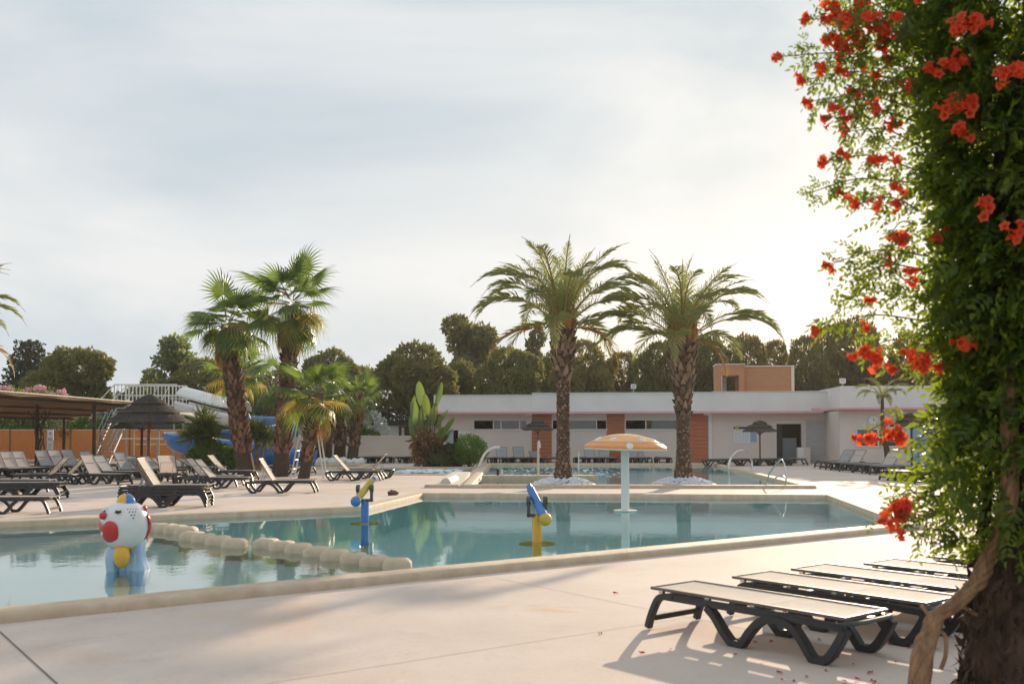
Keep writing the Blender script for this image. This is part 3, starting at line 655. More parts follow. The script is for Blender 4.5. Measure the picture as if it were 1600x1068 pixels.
# ================================================================ PERGOLA, FENCE SIGN, SLIDE TOWER
pg = thing('pergola', 'long reed-roofed pergola on posts at the left edge', 'pergola', GX(58, 47))
o0 = GX(58, 47)
Q = [D(-110, 604, 36.5)-o0, D(208, 629, 50)-o0, D(112, 652, 58)-o0, D(-110, 648, 58)-o0]
mb = MB(); n = 24; m = 10; random.seed(8); top, bot = [], []
for i in range(n+1):
    for j in range(m+1):
        u, v = i/n, j/m; p = (Q[0]*(1-u)+Q[1]*u)*(1-v) + (Q[3]*(1-u)+Q[2]*u)*v
        s_ = -.07*math.sin(u*math.pi*4)**2 - .04*math.sin(v*math.pi*2)**2 + random.uniform(-.012, .012)
        top.append(p+Vector((0, 0, .05+s_))); bot.append(p+Vector((0, 0, -.03+s_)))
K = len(top); ix = lambda i, j: i*(m+1)+j
fs = [(ix(i, j), ix(i+1, j), ix(i+1, j+1), ix(i, j+1)) for i in range(n) for j in range(m)]
fs = fs + [tuple(K+q for q in f[::-1]) for f in fs]
rim = [ix(i, 0) for i in range(n+1)] + [ix(n, j) for j in range(1, m+1)] + [ix(i, m) for i in range(n-1, -1, -1)] + [ix(0, j) for j in range(m-1, 0, -1)]
fs += [(rim[k], rim[(k+1) % len(rim)], K+rim[(k+1) % len(rim)], K+rim[k]) for k in range(len(rim))]
mb.add(top+bot, fs); mb.build('reed_roof', 'reed_roof', pg)
for v in (.04, .35, .65, .93):
    mb = MB(); a = Q[0]*(1-v)+Q[3]*v; b = Q[1]*(1-v)+Q[2]*v; mb.tube([a+Vector((0, 0, -.14)), b+Vector((0, 0, -.14))], .05, 8); mb.build('beam', 'wood_dark', pg, smooth=True)
mb = MB(); mb.tube([Q[0]+Vector((0, -.03, .05)), Q[1]+Vector((0, -.03, .05))], .03, 6); mb.build('edge_batten', 'cream', pg, smooth=True)
for px, d, zt in ((147, 48.0, 3.0), (58, 46.5, 2.95), (-60, 46, 2.95), (100, 56.8, 2.62)):
    mb = MB(); b = GX(px, d)-o0; mb.tube([b, b+Vector((.02, 0, 1.5)), b+Vector((0, 0, zt))], [.09, .085, .08], 8); mb.build('post', 'wood_dark', pg, smooth=True)
cv = thing('climbing_vine', 'twisted bare climbing vine wound round the pergola post', 'vine', GX(58, 46.3)); random.seed(4)
for k in range(7):
    a0 = k*.9; pts = []
    for i in range(15):
        z = i*.19; rr_ = .13+.10*math.sin(i*.7+k)+.02*k*(i/14)+.25*max(0, (i-9)/5)**1.5; a = a0+i*(.35 if k % 2 else -.28); pts.append((rr_*math.cos(a)+.12, rr_*.8*math.sin(a), z))
    mb = MB(); mb.tube(cat_curve(pts, 3), .028, 6); mb.build('stem', 'wood_dark', cv, smooth=True)
sg = thing('fence_sign', 'narrow pale blue and white sign board on the orange fence', 'sign', GX(79, 59.6, .55)); W, H = 9.5/FPX*59.6, 1.28
mb = MB(); mb.bx(-W/2, W/2, 0, .03, 0, H); mb.build('board', 'print_white', sg)
mb = MB(); mb.bx(-.07, .07, -.008, -.001, H-.30, H-.16); mb.bx(-.12, -.03, -.008, -.001, .62, .78); mb.bx(.0, .10, -.008, -.001, .62, .78)
for k in range(5): mb.bx(-W/2+.05, W/2-.06-(k % 2)*.05, -.006, -.001, .12+k*.075, .145+k*.075)
mb.build('printed_marks', 'print_blue', sg)
for px in (79,):
    mb = MB(); mb.bx(-.03, .03, .031, .07, -.57, H); mb.build('post', 'galv', sg)
# tower with stair
tw = thing('slide_tower', 'galvanised steel stair tower with railings for the water slide', 'slide tower', GX(190, 56)); o0 = GX(190, 56)
a0, a1 = GX(157, 53.5, .12)-o0, GX(196, 57.0, 3.15)-o0; wd = Vector((.45, 0, 0)); NS = 15; me = None
for k in range(NS):
    p = a0.lerp(a1, (k+.5)/NS)
    if me is None: mb = MB(); mb.box((0, 0, 0), (.86, .24, .05)); me = mb.mesh('step', 'galv')
    link('step', me, tw, p)
for s in (-1, 1):
    mb = MB(); mb.tube([a0+wd*s+Vector((0, 0, -.12)), a1+wd*s], .055, 6, flat=1.6); mb.build('stringer', 'galv', tw)
    mb = MB(); mb.tube([a0+wd*s+Vector((-.15, -.3, -.12)), a0+wd*s+Vector((-.15, -.3, .75)), a0+wd*s+Vector((0, 0, 1.0)), a1+wd*s+Vector((0, 0, 1.0))], .025, 6)
    for k in range(1, 6): p = a0.lerp(a1, k/5)+wd*s; mb.tube([p, p+Vector((0, 0, 1.0))], .02, 5)
    mb.tube([a0+wd*s+Vector((0, 0, .5)), a1+wd*s+Vector((0, 0, .5))], .018, 5); mb.build('handrail', 'galv', tw, smooth=True)
px0, px1 = GX(180, 57.3)-o0, GX(284, 57.3)-o0; ZP = 3.15
mb = MB(); mb.bx(px0.x, px1.x, 1.1, 2.9, ZP, ZP+.08); mb.build('platform', 'galv', tw)
for x in (px0.x+.1, -.4+px1.x, (px0.x+px1.x)/2):
    for y in (1.2, 2.8): mb = MB(); mb.tube([(x, y, -.02), (x, y, ZP)], .06, 8); mb.build('tower_leg', 'galv', tw, smooth=True)
mb = MB(); mb.tube([(px0.x+.1, 1.2, 1.3), (px1.x-.4, 1.2, 1.3)], .04, 6); mb.build('brace', 'white_paint', tw)
for y in (1.12, 2.88):
    mb = MB(); zt = ZP+1.25; mb.tube([(px0.x, y, zt), (px1.x-.25, y, zt), (px1.x+.35, y, ZP+.45), (px1.x-.6, y, ZP+.45)], .035, 6)
    mb.tube([(px0.x, y, ZP+.65), (px1.x-.3, y, ZP+.65)], .022, 5); k = 0; x = px0.x
    while x < px1.x-.2:
        mb.tube([(x, y, ZP), (x, y, zt)], .024 if k % 4 else .04, 5); x += .21; k += 1
    mb.tube([(px0.x, y, zt), (px0.x-.85, y-.2, ZP+.2)], .03, 6); mb.tube([(px1.x-1.3, y, zt), (px1.x-1.9, y, ZP)], .025, 5)
    mb.build('railing', 'white_paint', tw, smooth=True)
for x in (-.6, .9, 2.3):
    mb = MB(); mb.tube([(x, 3.5, -.02), (x, 3.5, 1.75)], .035, 6); mb.tube([(x, 3.5, .95), (x+1.4, 3.5, .95)], .03, 6); mb.build('fence_post', 'cream', tw)
# slide flume
sl = thing('water_slide', 'curving blue and white open water slide behind the fan palms', 'water slide', GX(380, 50)); o0 = GX(380, 50)
def flume(pts, r, ang0, ang1, name, mat_o, thick=.05, n=14, up=.0):
    C = cat_curve(pts, 10); m_ = len(C); mb = MB(); vi, vo = [], []
    for i, p in enumerate(C):
        t = (C[min(i+1, m_-1)]-C[max(i-1, 0)]).normalized(); s_ = Vector((t.y, -t.x, 0)).normalized(); u_ = s_.cross(t).normalized()
        for k in range(n+1):
            a = R(ang0+(ang1-ang0)*k/n); dr_ = s_*math.cos(a)+u_*math.sin(a); vi.append(p+dr_*r); vo.append(p+dr_*(r+thick))
    q = n+1; K = len(vi); F1 = [(i*q+k, i*q+k+1, (i+1)*q+k+1, (i+1)*q+k) for i in range(m_-1) for k in range(n)]
    mb.k = 1; mb.add(vi+vo, F1); mb.k = 0; b = len(mb.v)
    mb.f += [tuple(K+x for x in f[::-1]) for f in F1]; mb.m += [0]*len(F1)
    rim = [(i*q, (i+1)*q, K+(i+1)*q, K+i*q) for i in range(m_-1)] + [(i*q+n, K+i*q+n, K+(i+1)*q+n, (i+1)*q+n) for i in range(m_-1)] + [(k, K+k, K+k+1, k+1) for k in range(n)] + [((m_-1)*q+k, (m_-1)*q+k+1, K+(m_-1)*q+k+1, K+(m_-1)*q+k) for k in range(n)]
    mb.f += rim; mb.m += [1]*len(rim)
    return mb.build(name, mat_o, sl, smooth='all', fix=False)
S = lambda px, d, z: GX(px, d, z)-o0
flume([S(284, 57.6, 3.45), S(310, 57.3, 3.2), S(345, 56.8, 2.85), S(380, 56.3, 2.62)], .70, 180, 362, 'flume', ['fibre_white', 'fibre_white'])
flume([S(380, 56.3, 2.62), S(440, 55.2, 2.5), S(474, 53.2, 2.4), S(458, 51.2, 2.15), S(400, 50.2, 1.9), S(340, 49.8, 1.72), S(300, 49.4, 1.62)], .72, 180, 362, 'flume', ['blue', 'fibre_white'])
flume([S(300, 49.4, 1.62), S(286, 48.6, 1.60), S(290, 47.4, 1.55), S(315, 46.9, 1.42), S(360, 46.8, 1.2), S(420, 46.9, .95), S(455, 47.3, .82), S(486, 47.8, .72)], .85, 176, 366, 'flume', ['blue', 'fibre_white'])
flume([S(284, 57.6, 3.48), S(310, 57.3, 3.23), S(345, 56.8, 2.88), S(380, 56.3, 2.65)], .78, 20, 165, 'flume_hood', ['fibre_white', 'fibre_white'])
flume([S(300, 49.6, 1.72), S(284, 48.7, 1.70), S(284, 47.6, 1.62)], .88, 50, 185, 'splash_guard', ['cream', 'cream'])
for px, d, z in ((330, 57, 2.5), (440, 55.2, 1.84), (455, 51.2, 1.45), (286, 48.6, .74), (330, 49.8, .95), (330, 46.9, .5)):
    mb = MB(); b = S(px, d, 0); mb.tube([b, b+Vector((0, 0, z))], .075, 8); mb.tube([b+Vector((0, 0, max(.02, z-.18))), b+Vector((.25, 0, z+.06))], .035, 6); mb.tube([b+Vector((0, 0, max(.02, z-.18))), b+Vector((-.25, 0, z+.06))], .035, 6); mb.build('support', 'galv', sl, smooth=True)
# caravan behind the fence
cvn = thing('mobile_home', 'cream mobile home with curtained windows behind the orange fence', 'mobile home', GX(92, 68)); W = 42/FPX*68
mb = MB(); mb.bx(-W/2, W/2, 0, 6, .4, 3.0); mb.build('body', 'mobile', cvn, bevel=.04)
for k in range(14): mb = MB(); mb.bx(-W/2+.01, W/2-.01, -.012, -.002, .45+k*.18, .45+k*.18+.15); mb.build('cladding_board', 'mobile', cvn)
mb = MB(); mb.bx(-.45, .55, -.05, -.013, 1.25, 2.45); mb.build('window', 'curtain', cvn); mb = MB(); mb.bx(-W/2-.1, W/2+.1, -.1, 6.1, 3.0, 3.12); mb.build('roof', 'mobile', cvn)
for x in (-.62, .62): mb = MB(); mb.bx(x-.08, x+.10, -.06, -.013, 1.25, 2.45); mb.build('shutter', 'boots_red', cvn)
mb = MB(); mb.bx(-W/2+.1, W/2-.1, .3, 5.7, -.02, .4); mb.build('skirt', 'mobile', cvn)
mh = thing('mobile_home', 'white mobile home with dark roof beyond the garden wall', 'mobile home', GX(607, 72)); mb = MB(); mb.bx(-1.5, 3.6, 0, 4, -.02, 2.15); mb.build('body', 'white_paint', mh)
mb = MB(); mb.bx(-1.7, 3.8, -.2, 4.2, 2.15, 2.5); mb.build('roof', 'black', mh); mb = MB(); mb.bx(.75, 1.6, -.03, -.003, .3, 2.1); mb.build('door', 'wood_dark', mh); mb = MB(); mb.bx(.95, 1.15, -.05, -.031, .4, 2.0); mb.build('door_curtain', 'cream', mh)
lp = thing('wall_lamp', 'small lamp post on the garden wall left of the banana plant', 'lamp', GX(595.5, 57.9, 1.47)); mb = MB(); mb.tube([(0, 0, 0), (0, 0, .62)], .025, 6); mb.build('pole', 'galv', lp); mb = MB(); mb.ell((0, 0, .68), (.08, .08, .07), 10, 6); mb.build('globe', 'fibre_white', lp, smooth=True)

# ================================================================ LIFEGUARD CHAIR, RAILS, POSTS
lg = thing('lifeguard_chair', 'tall white tubular lifeguard chair before the small fan palm', 'lifeguard chair', GX(482, 36.5)); K = 36.5/FPX
lx = lambda px: (px-482)*K
zz = lambda py: CAMH+(674-py)*K
def tb(name, pts, r=.028, m='white_paint', par=lg): mb = MB(); mb.tube(pts, r, 8); return mb.build(name, m, par, smooth=True)
for y in (0, .62):
    tb('leg', [(lx(456), y-.1, 0), (lx(466), y, zz(690)), (lx(471), y, zz(675)), (lx(472), y, zz(652))])
    tb('leg', cat_curve([(lx(471), y, zz(672)), (lx(488), y, zz(668.5)), (lx(494), y, zz(672)), (lx(498), y, zz(690)), (lx(507), y-.1, 0)], 4))
    tb('armrest', [(lx(471), y, zz(660)), (lx(476), y, zz(657.5)), (lx(496), y, zz(657.5))], .022)
tb('foot_bar', [(lx(460), -.05, zz(730)), (lx(488), -.05, zz(730))], .022); tb('foot_bar', [(lx(460), .6, zz(730)), (lx(488), .6, zz(730))], .022)
for q in (.25, .5, .75): tb('rung', [(lx(456)*(1-q)+lx(466)*q, 0, q*zz(690)), (lx(456)*(1-q)+lx(466)*q, .62, q*zz(690))], .018)
mb = MB(); mb.bx(lx(471), lx(492), .0, .62, zz(670.5), zz(669)); mb.build('seat', 'red', lg); mb = MB(); mb.box((lx(469), .31, zz(661)), (.04, .6, .32)); mb.build('backrest', 'white_paint', lg)
def rail(name, label, pts, r, group=None, m='steel'):
    t = thing(name, label, 'handrail', pts[0][0], 0, group); o = Vector(pts[0][0])
    for line in pts: mb = MB(); mb.tube(cat_curve([Vector(p)-o for p in line], 6), r, 8); mb.build('tube', m, t, smooth=True)
    return t
b1, b2 = G(1138, 741), G(1175, 736); h1 = 1.0
rail('pool_handrail', 'round arched steel handrail on the right edge of the main pool', [[b1+Vector((0, 0, -.1)), b1+Vector((.05, .1, .5)), b1.lerp(b2, .35)+Vector((0, 0, .88)), b1.lerp(b2, .7)+Vector((0, 0, .86)), b2+Vector((-.06, 0, .55)), b2],
     [b1+Vector((.25, .9, -.1)), b1+Vector((.3, 1.0, .5)), b1.lerp(b2, .35)+Vector((.25, .9, .88)), b1.lerp(b2, .7)+Vector((.25, .9, .86)), b2+Vector((.2, .9, .55)), b2+Vector((.25, .9, 0))]], .028)
b1, b2 = G(1201, 757), G(1229, 761.5)
rail('pool_handrail', 'angular steel ladder rail at the near right corner of the main pool', [[b1+Vector((0, .1, -.3)), b1+Vector((.02, .1, .28)), b1.lerp(b2, .62)+Vector((0, 0, .80)), b1.lerp(b2, .85)+Vector((0, 0, .78)), b2+Vector((-.02, 0, .45)), b2],
     [b1+Vector((.3, .7, -.3)), b1+Vector((.32, .7, .1)), b1.lerp(b2, .5)+Vector((.3, .7, .30)), b1.lerp(b2, .8)+Vector((.25, .7, .26)), b2+Vector((.2, .7, .1)), b2+Vector((.2, .7, 0))]], .022)
for px, d, y1, lab in ((888, 45, 706, 'left one of two thin white poles standing in the main pool'), (904, 45, 706, 'right one of two thin white poles standing in the main pool')):
    p = GX(px, d); o = thing('pool_pole', lab, 'pole', (p.x, p.y, -.9)); mb = MB(); mb.tube([(0, 0, 0), (0, 0, pz(y1, d)+.9)], .028, 8); mb.build('tube', 'white_paint', o, smooth=True)
sw = thing('pool_shower', 'slim pale shower post left of the left date palm trunk', 'shower', (GX(840, 36.8).x, 36.0, .13)); mb = MB(); mb.tube([(0, 0, 0), (0, 0, pz(690, 36)-.13)], .04, 10); mb.build('post', 'cream', sw, smooth=True); mb = MB(); mb.tube([(0, 0, pz(694, 36)-.13), (.02, -.05, pz(689, 36)-.13), (.05, -.12, pz(699, 36)-.13)], .045, 8); mb.build('shower_head', 'white_paint', sw, smooth=True)
for k, px in enumerate((778, 785)):
    o = thing('bollard_light', ['left', 'right'][k]+' one of two short posts on the divider wall in the main pool', 'post', (GX(px, 36).x, 36.0, .13)); mb = MB(); mb.tube([(0, 0, 0), (0, 0, .22)], .045, 8); mb.build('post', 'black' if k == 0 else 'steel', o, smooth=True)
ft = thing('water_arch', 'curved pale waterfall spout arching over the spa', 'fountain', (GX(748, 46.15).x, 46.15, 0)); mb = MB(); kk = 46/FPX
pr = [(x*kk, z*kk) for x, z in ((0, 0), (3, 9), (9, 22), (17, 30), (26, 33.5), (33, 33.5))]; pr = [(p.x, p.z) for p in cat_curve([(x, 0, z) for x, z in pr], 4)]
mb.bar2d(pr, .05, -.28, .28); mb.build('spout', 'post_white', ft, smooth=True)
for y in (-.30, .30): mb = MB(); mb.bar2d(pr, .11, y-.02, y+.02); mb.build('spout_rim', 'steel', ft)
# foam of the jets
def foam(name, poly, n, rr_, seed, label):
    random.seed(seed); mb = MB()
    for k in range(n):
        x = random.uniform(poly[0], poly[1]); y = random.uniform(poly[2], poly[3]); r_ = random.uniform(.4, 1)*rr_
        mb.ell((x, y, WZ), (r_*random.uniform(1, 2.4), r_*random.uniform(.6, 1.2), r_*random.uniform(.12, .4)), 7, 4)
    return struct(mb.build(name, 'foam', smooth='all', fix=False), 'stuff')
foam('spa_foam', (-5.0, -2.3, 41.5, 45.4), 140, .11, 1, ''); foam('jet_foam', (-.6, 4.6, 37.5, 47.5), 260, .045, 2, '')

# ================================================================ PLAY FEATURES
FLOOR = -.62
cn = thing('water_cannon', 'water cannon toy with blue post and yellow barrel near the far coping', 'water cannon', G(570, 814)+Vector((0, 0, FLOOR)), 0, 'water cannons')
cn2 = thing('water_cannon', 'water cannon toy with yellow post and blue barrel in the middle of the play pool', 'water cannon', G(839, 844.6)+Vector((0, 0, FLOOR)), 0, 'water cannons')
def cannon(t, post, barrel, tip, dirv, z0=-FLOOR):
    mb = MB(); mb.lathe([(.075, 0), (.075, z0+.42)], 14); mb.build('post', post, t, smooth=True)
    mb = MB(); mb.lathe([(.02, z0-.055), (.28, z0-.055), (.29, z0-.04), (.27, z0-.03), (.08, z0-.02)], 28); mb.build('base_ring', 'yellow_dull', t, smooth=True)
    for s in (-1, 1):
        f = MB(); f.box((.0 + s*.13, 0, z0+.50), (.05, .12, .26)); f.lathe([(.001, -.035), (.075, -.035), (.075, .035), (.001, .035)], 14, M=Matrix.Translation((s*.13, 0, z0+.62)) @ Matrix.Rotation(R(90), 4, 'Y')); f.build('fork', 'rubber', t, bevel=.008)
    f = MB(); f.box((0, 0, z0+.40), (.32, .14, .05)); f.build('yoke', 'rubber', t, bevel=.01)
    d = Vector(dirv).normalized(); c = Vector((0, 0, z0+.60))
    f = MB(); f.tube([c-d*.30, c+d*.26], [.072, .062], 14); f.build('barrel', barrel, t, smooth=True)
    f = MB(); f.ell((0, 0, 0), (.10, .10, .10), 14, 8, Matrix.Translation(c-d*.33)); f.build('grip_ball', tip, t, smooth=True)
    f = MB(); f.tube([c+d*.265, c+d*.33], [.05, .045], 12); f.build('nozzle', 'blue' if barrel != 'blue' else 'blue', t, smooth=True)
cannon(cn, 'blue', 'yellow_dull', 'blue', (.42, .62, .62)); cannon(cn2, 'yellow', 'blue', 'yellow_dull', (-.36, .50, .72))
mu = thing('mushroom_fountain', 'orange mushroom shaped water fountain with white spots on a pale post', 'fountain', G(977, 797)+Vector((0, 0, -.62))); kk = 21.5/FPX; z0 = .62
mb = MB(); mb.lathe([(.088, 0), (.088, z0+1.42)], 20); mb.build('post', 'post_white', mu, smooth=True)
mb = MB(); mb.lathe([(.089, z0-.01), (.24, z0-.008), (.26, z0+.005), (.22, z0+.016), (.089, z0+.018)], 24); mb.build('flange', 'fibre_white', mu, smooth=True)
cap = link('cap', None, mu, (.0, 0, z0+1.33), (0, R(1.2), 0)); RC = 64*kk
lens = lambda u: .055+.27*(1-u*u)**.85
domep = [(RC, .0), (RC*1.005, .05)] + [(RC*u, lens(u)) for u in (.98, .95, .91, .87)]; domep2 = [(RC*u, lens(u)) for u in (.87, .8, .7, .6, .5, .4, .3, .2, .1)] + [(.001, lens(0))]
mb = MB(); mb.lathe(domep, 48); mb.build('cap_rim', 'orange', cap, smooth=True); mb = MB(); mb.lathe(domep2, 48); mb.build('cap_top', 'orange_pale', cap, smooth='all')
mb = MB(); mb.lathe([(RC+.012, -.02), (RC+.012, .012), (RC-.03, .012), (.14, -.01), (.14, -.05), (RC-.04, -.02)], 48); mb.build('cap_underside', 'cream', cap, smooth=True)
for a, u in ((-90, .975), (-122, .66), (-60, .70), (-160, .72), (-20, .70), (60, .7), (120, .66), (180, .66)):
    p = Vector((RC*u*math.cos(R(a)), RC*u*math.sin(R(a)), lens(u)-.004)); nn_ = Vector((p.x*(1.1 if u > .9 else .45), p.y*(1.1 if u > .9 else .45), .55)).normalized()
    M_ = Matrix.Translation(p) @ nn_.to_track_quat('Z', 'Y').to_matrix().to_4x4(); mb = MB(); mb.lathe([(.001, .018), (.05, .016), (.075, .004), (.078, -.03)], 16, M=M_); mb.build('spot', 'fibre_white', cap, smooth=True)
# clown head fountain
c0 = G(193, 889); cl = thing('clown_fountain', 'white clown head water toy with red mouth and yellow and blue cap', 'fountain', (c0.x, c0.y, -.205), math.atan2(-c0.x, c0.y)); kk = c0.y/FPX; z0 = .205
cx_ = lambda px: (px-193)*kk
cz_ = lambda py: z0+(889-py)*kk
HC = Vector((cx_(194), 0, cz_(820))); HR = Vector((38*kk, .30, 37*kk))
mb = MB(); prof = []
for i in range(17):
    a = math.pi*i/16; prof.append((max(1e-4, math.sin(a)**.9*(1+.06*math.cos(a*2))), -math.cos(a)))
mb.lathe(prof, 28, M=Matrix.Translation(HC) @ Matrix.Diagonal((HR.x, HR.y, HR.z, 1))); mb.build('head', 'fibre_white', cl, smooth='all')
def on_head(yaw, pit, lift=1.0):
    d = Vector((math.sin(yaw)*math.cos(pit), -math.cos(yaw)*math.cos(pit), math.sin(pit))); return HC + Vector((d.x*HR.x, d.y*HR.y, d.z*HR.z))*lift
def patch(name, m, outline, lift=1.012, n=1, thick=.02):
    # closed outline in (yaw, pitch) degrees laid on the head and raised a little
    cy = sum(a for a, b in outline)/len(outline); cp_ = sum(b for a, b in outline)/len(outline); vs = []; rings = 5
    out_ = [(p.x, p.y) for p in cat_curve([(a, b, 0) for a, b in outline+outline[:1]], 4)][:-1]; q = len(out_)
    for i in range(rings+1):
        f_ = i/rings; l = lift + thick*(1-(1-f_)**2) if i else lift-.03
        for a, b in out_: s_ = 1-(.0 if i == 0 else (f_*.98)**1.5); vs.append(on_head(R(cy+(a-cy)*s_), R(cp_+(b-cp_)*s_), l))
    mb = MB(); mb.add(vs, [(i*q+k, i*q+(k+1) % q, (i+1)*q+(k+1) % q, (i+1)*q+k) for i in range(rings) for k in range(q)] + [tuple(rings*q+k for k in range(q))])
    return mb.build(name, m, cl, smooth=True)
def yp(px, py):
    pt = math.asin(max(-.95, min(.95, (820-py)*kk/HR.z))); return (math.degrees(math.asin(max(-.999, min(.999, (px-194)*kk/HR.x/math.cos(pt))))), math.degrees(pt))
patch('mouth', 'red', [yp(*q) for q in ((156, 812), (162, 817), (170, 811), (179, 813), (184, 823), (183, 840), (172, 846), (164, 840), (164, 830), (159, 826))], thick=.035)
mb = MB(); mb.ell((0, 0, 0), (.046, .045, .048), 14, 8, Matrix.Translation(on_head(R(-60), R(25), 1.05))); mb.build('nose', 'red', cl, smooth=True)
for yw in (-15, -68):
    mb = MB(); mb.ell((0, 0, 0), (.045, .03, .055), 12, 8, Matrix.Translation(on_head(R(yw), R(38), .98))); mb.build('eye_bulge', 'fibre_white', cl, smooth=True)
    patch('eye', 'black', [(yw-12, 34), (yw-2, 48), (yw+6, 36), (yw-2, 31)], lift=1.07)
patch('back_hair', 'red', [(66, 24), (84, 26), (89, -10), (86, -36), (72, -40), (72, -10)], thick=.035)
mb = MB(); mb.ell((0, 0, 0), (.03, .05, .05), 12, 8, Matrix.Translation(on_head(R(80), R(40), 1.0))); mb.build('hair_tuft', 'red', cl, smooth=True)
for r_ in range(4):
    for k in range(4-r_+ (r_ == 0)):
        p = on_head(R(8+9*k+4*r_), R(44-8*r_), 1.0); mb = MB(); mb.ell((0, 0, 0), (.009, .009, .009), 6, 4, Matrix.Translation(p)); mb.build('spray_hole', 'black', cl)
cp0 = HC + Vector((.01, 0, HR.z*.90)); cap = link('cap', None, cl, cp0); rc = 14.5*kk
for s, m in ((-1, 'yellow'), (1, 'blue')):
    mb = MB(); n = 12; vs = []
    for i in range(7):
        for k in range(n+1): a = R(-90+180*k/n); e = R(90*i/6); vs.append((s*rc*math.cos(a)*math.cos(e), rc*math.sin(a)*math.cos(e), rc*1.08*math.sin(e)))
    mb.add(vs, [(i*(n+1)+k, i*(n+1)+k+1, (i+1)*(n+1)+k+1, (i+1)*(n+1)+k) for i in range(6) for k in range(n)]); mb.build('cap_half', m, cap, smooth='all')
mb = MB(); mb.lathe([(rc*1.0, -.02), (rc*1.16, -.012), (rc*1.14, .008), (rc*.98, .012)], 24); mb.build('brim', 'blue', cap, smooth=True)
mb = MB(); mb.ell((0, 0, rc*1.1), (.018, .018, .018), 8, 6); mb.build('button', 'black', cap, smooth=True)
mb = MB(); mb.tube([(-.03, 0, rc*1.05), (-.07, 0, rc*1.22), (-.10, 0, rc*1.16)], .008, 6); mb.build('bow', 'black', cap, smooth=True)
for xs_, rr_, tp in ((178, 10, 851), (214, 13, 838), (205, 9, 852), (196, 12, 852)):
    mb = MB(); n = 20; vs = []; zt = cz_(tp)
    for i in range(9):
        f_ = i/8; z = zt*f_; r0 = rr_*kk*(1+.16*math.sin(f_*7+xs_))*(1 if i < 8 else .72)
        for k in range(n): a = 2*math.pi*k/n; r_ = r0*(1+.12*math.cos(5*a)); vs.append((cx_(xs_)+r_*math.cos(a)+.02*math.sin(f_*5+xs_), .03+(.05 if xs_ == 196 else 0)+r_*1.3*math.sin(a), z))
    mb.add(vs, [(i*n+k, i*n+(k+1) % n, (i+1)*n+(k+1) % n, (i+1)*n+k) for i in range(8) for k in range(n)] + [tuple(8*n+k for k in range(n))]); mb.build('ruffle_column', 'blue_light', cl, smooth='all')
mb = MB(); mb.ell((cx_(190), -.12, cz_(866)), (12.5*kk, .13, 18.5*kk), 20, 12); mb.build('belly_ball', 'yellow', cl, smooth='all')
mb = MB(); mb.lathe([(.14, cz_(856)), (.17, cz_(848)), (.12, cz_(842))], 20, (cx_(194), 0, 0)); mb.build('collar', 'yellow', cl, smooth=True)
# stepping stones
def stone_mesh(seed):
    random.seed(seed); mb = MB(); n, m = 24, 14; vs = []; sg_ = lambda v, e: math.copysign(abs(v)**e, v)
    for i in range(m+1):
        e = -math.pi/2+math.pi*i/m
        for k in range(n):
            a = 2*math.pi*k/n; vs.append((.188*sg_(math.cos(e), .50)*sg_(math.cos(a), .45)+random.uniform(-.004, .004), .17*sg_(math.cos(e), .50)*sg_(math.sin(a), .45)+random.uniform(-.004, .004), .20*sg_(math.sin(e), .34)+random.uniform(-.004, .004)))
    mb.add(vs, [(i*n+k, i*n+(k+1) % n, (i+1)*n+(k+1) % n, (i+1)*n+k) for i in range(m) for k in range(n)]); return mb.mesh('stepping_stone', 'stone', smooth='all', fix=False)
SM = [stone_mesh(k) for k in range(4)]
def stones(px, side, grp):
    n = len(px)
    for i, (x, y) in enumerate(px):
        p = G(x, y); o = link('stepping_stone', SM[i % 4], None, (p.x, p.y+.16, -.09), (0, 0, R(-4+i*5 % 9)), (1.0, 1, 1))
        tag(o, 'rounded concrete stepping block, %s from the left in the %s' % (ORD[i], side), 'stepping stone', grp)
sc_z = lambda x, y: (220+x/3.636, 790+y/3.636)
stones([sc_z(*q) for q in ((78, 138), (128, 142), (180, 150), (240, 158))], 'far line behind the clown', 'stepping stones behind the clown')
stones([sc_z(*q) for q in ((275, 190), (340, 202), (425, 215), (515, 232))], 'near line behind the clown', 'stepping stones near line')
stones([sc_z(*q) for q in ((697, 232), (790, 248), (885, 262), (985, 282), (1092, 302), (1200, 320), (1318, 338), (1448, 355))], 'long line towards the near coping', 'stepping stones long line')

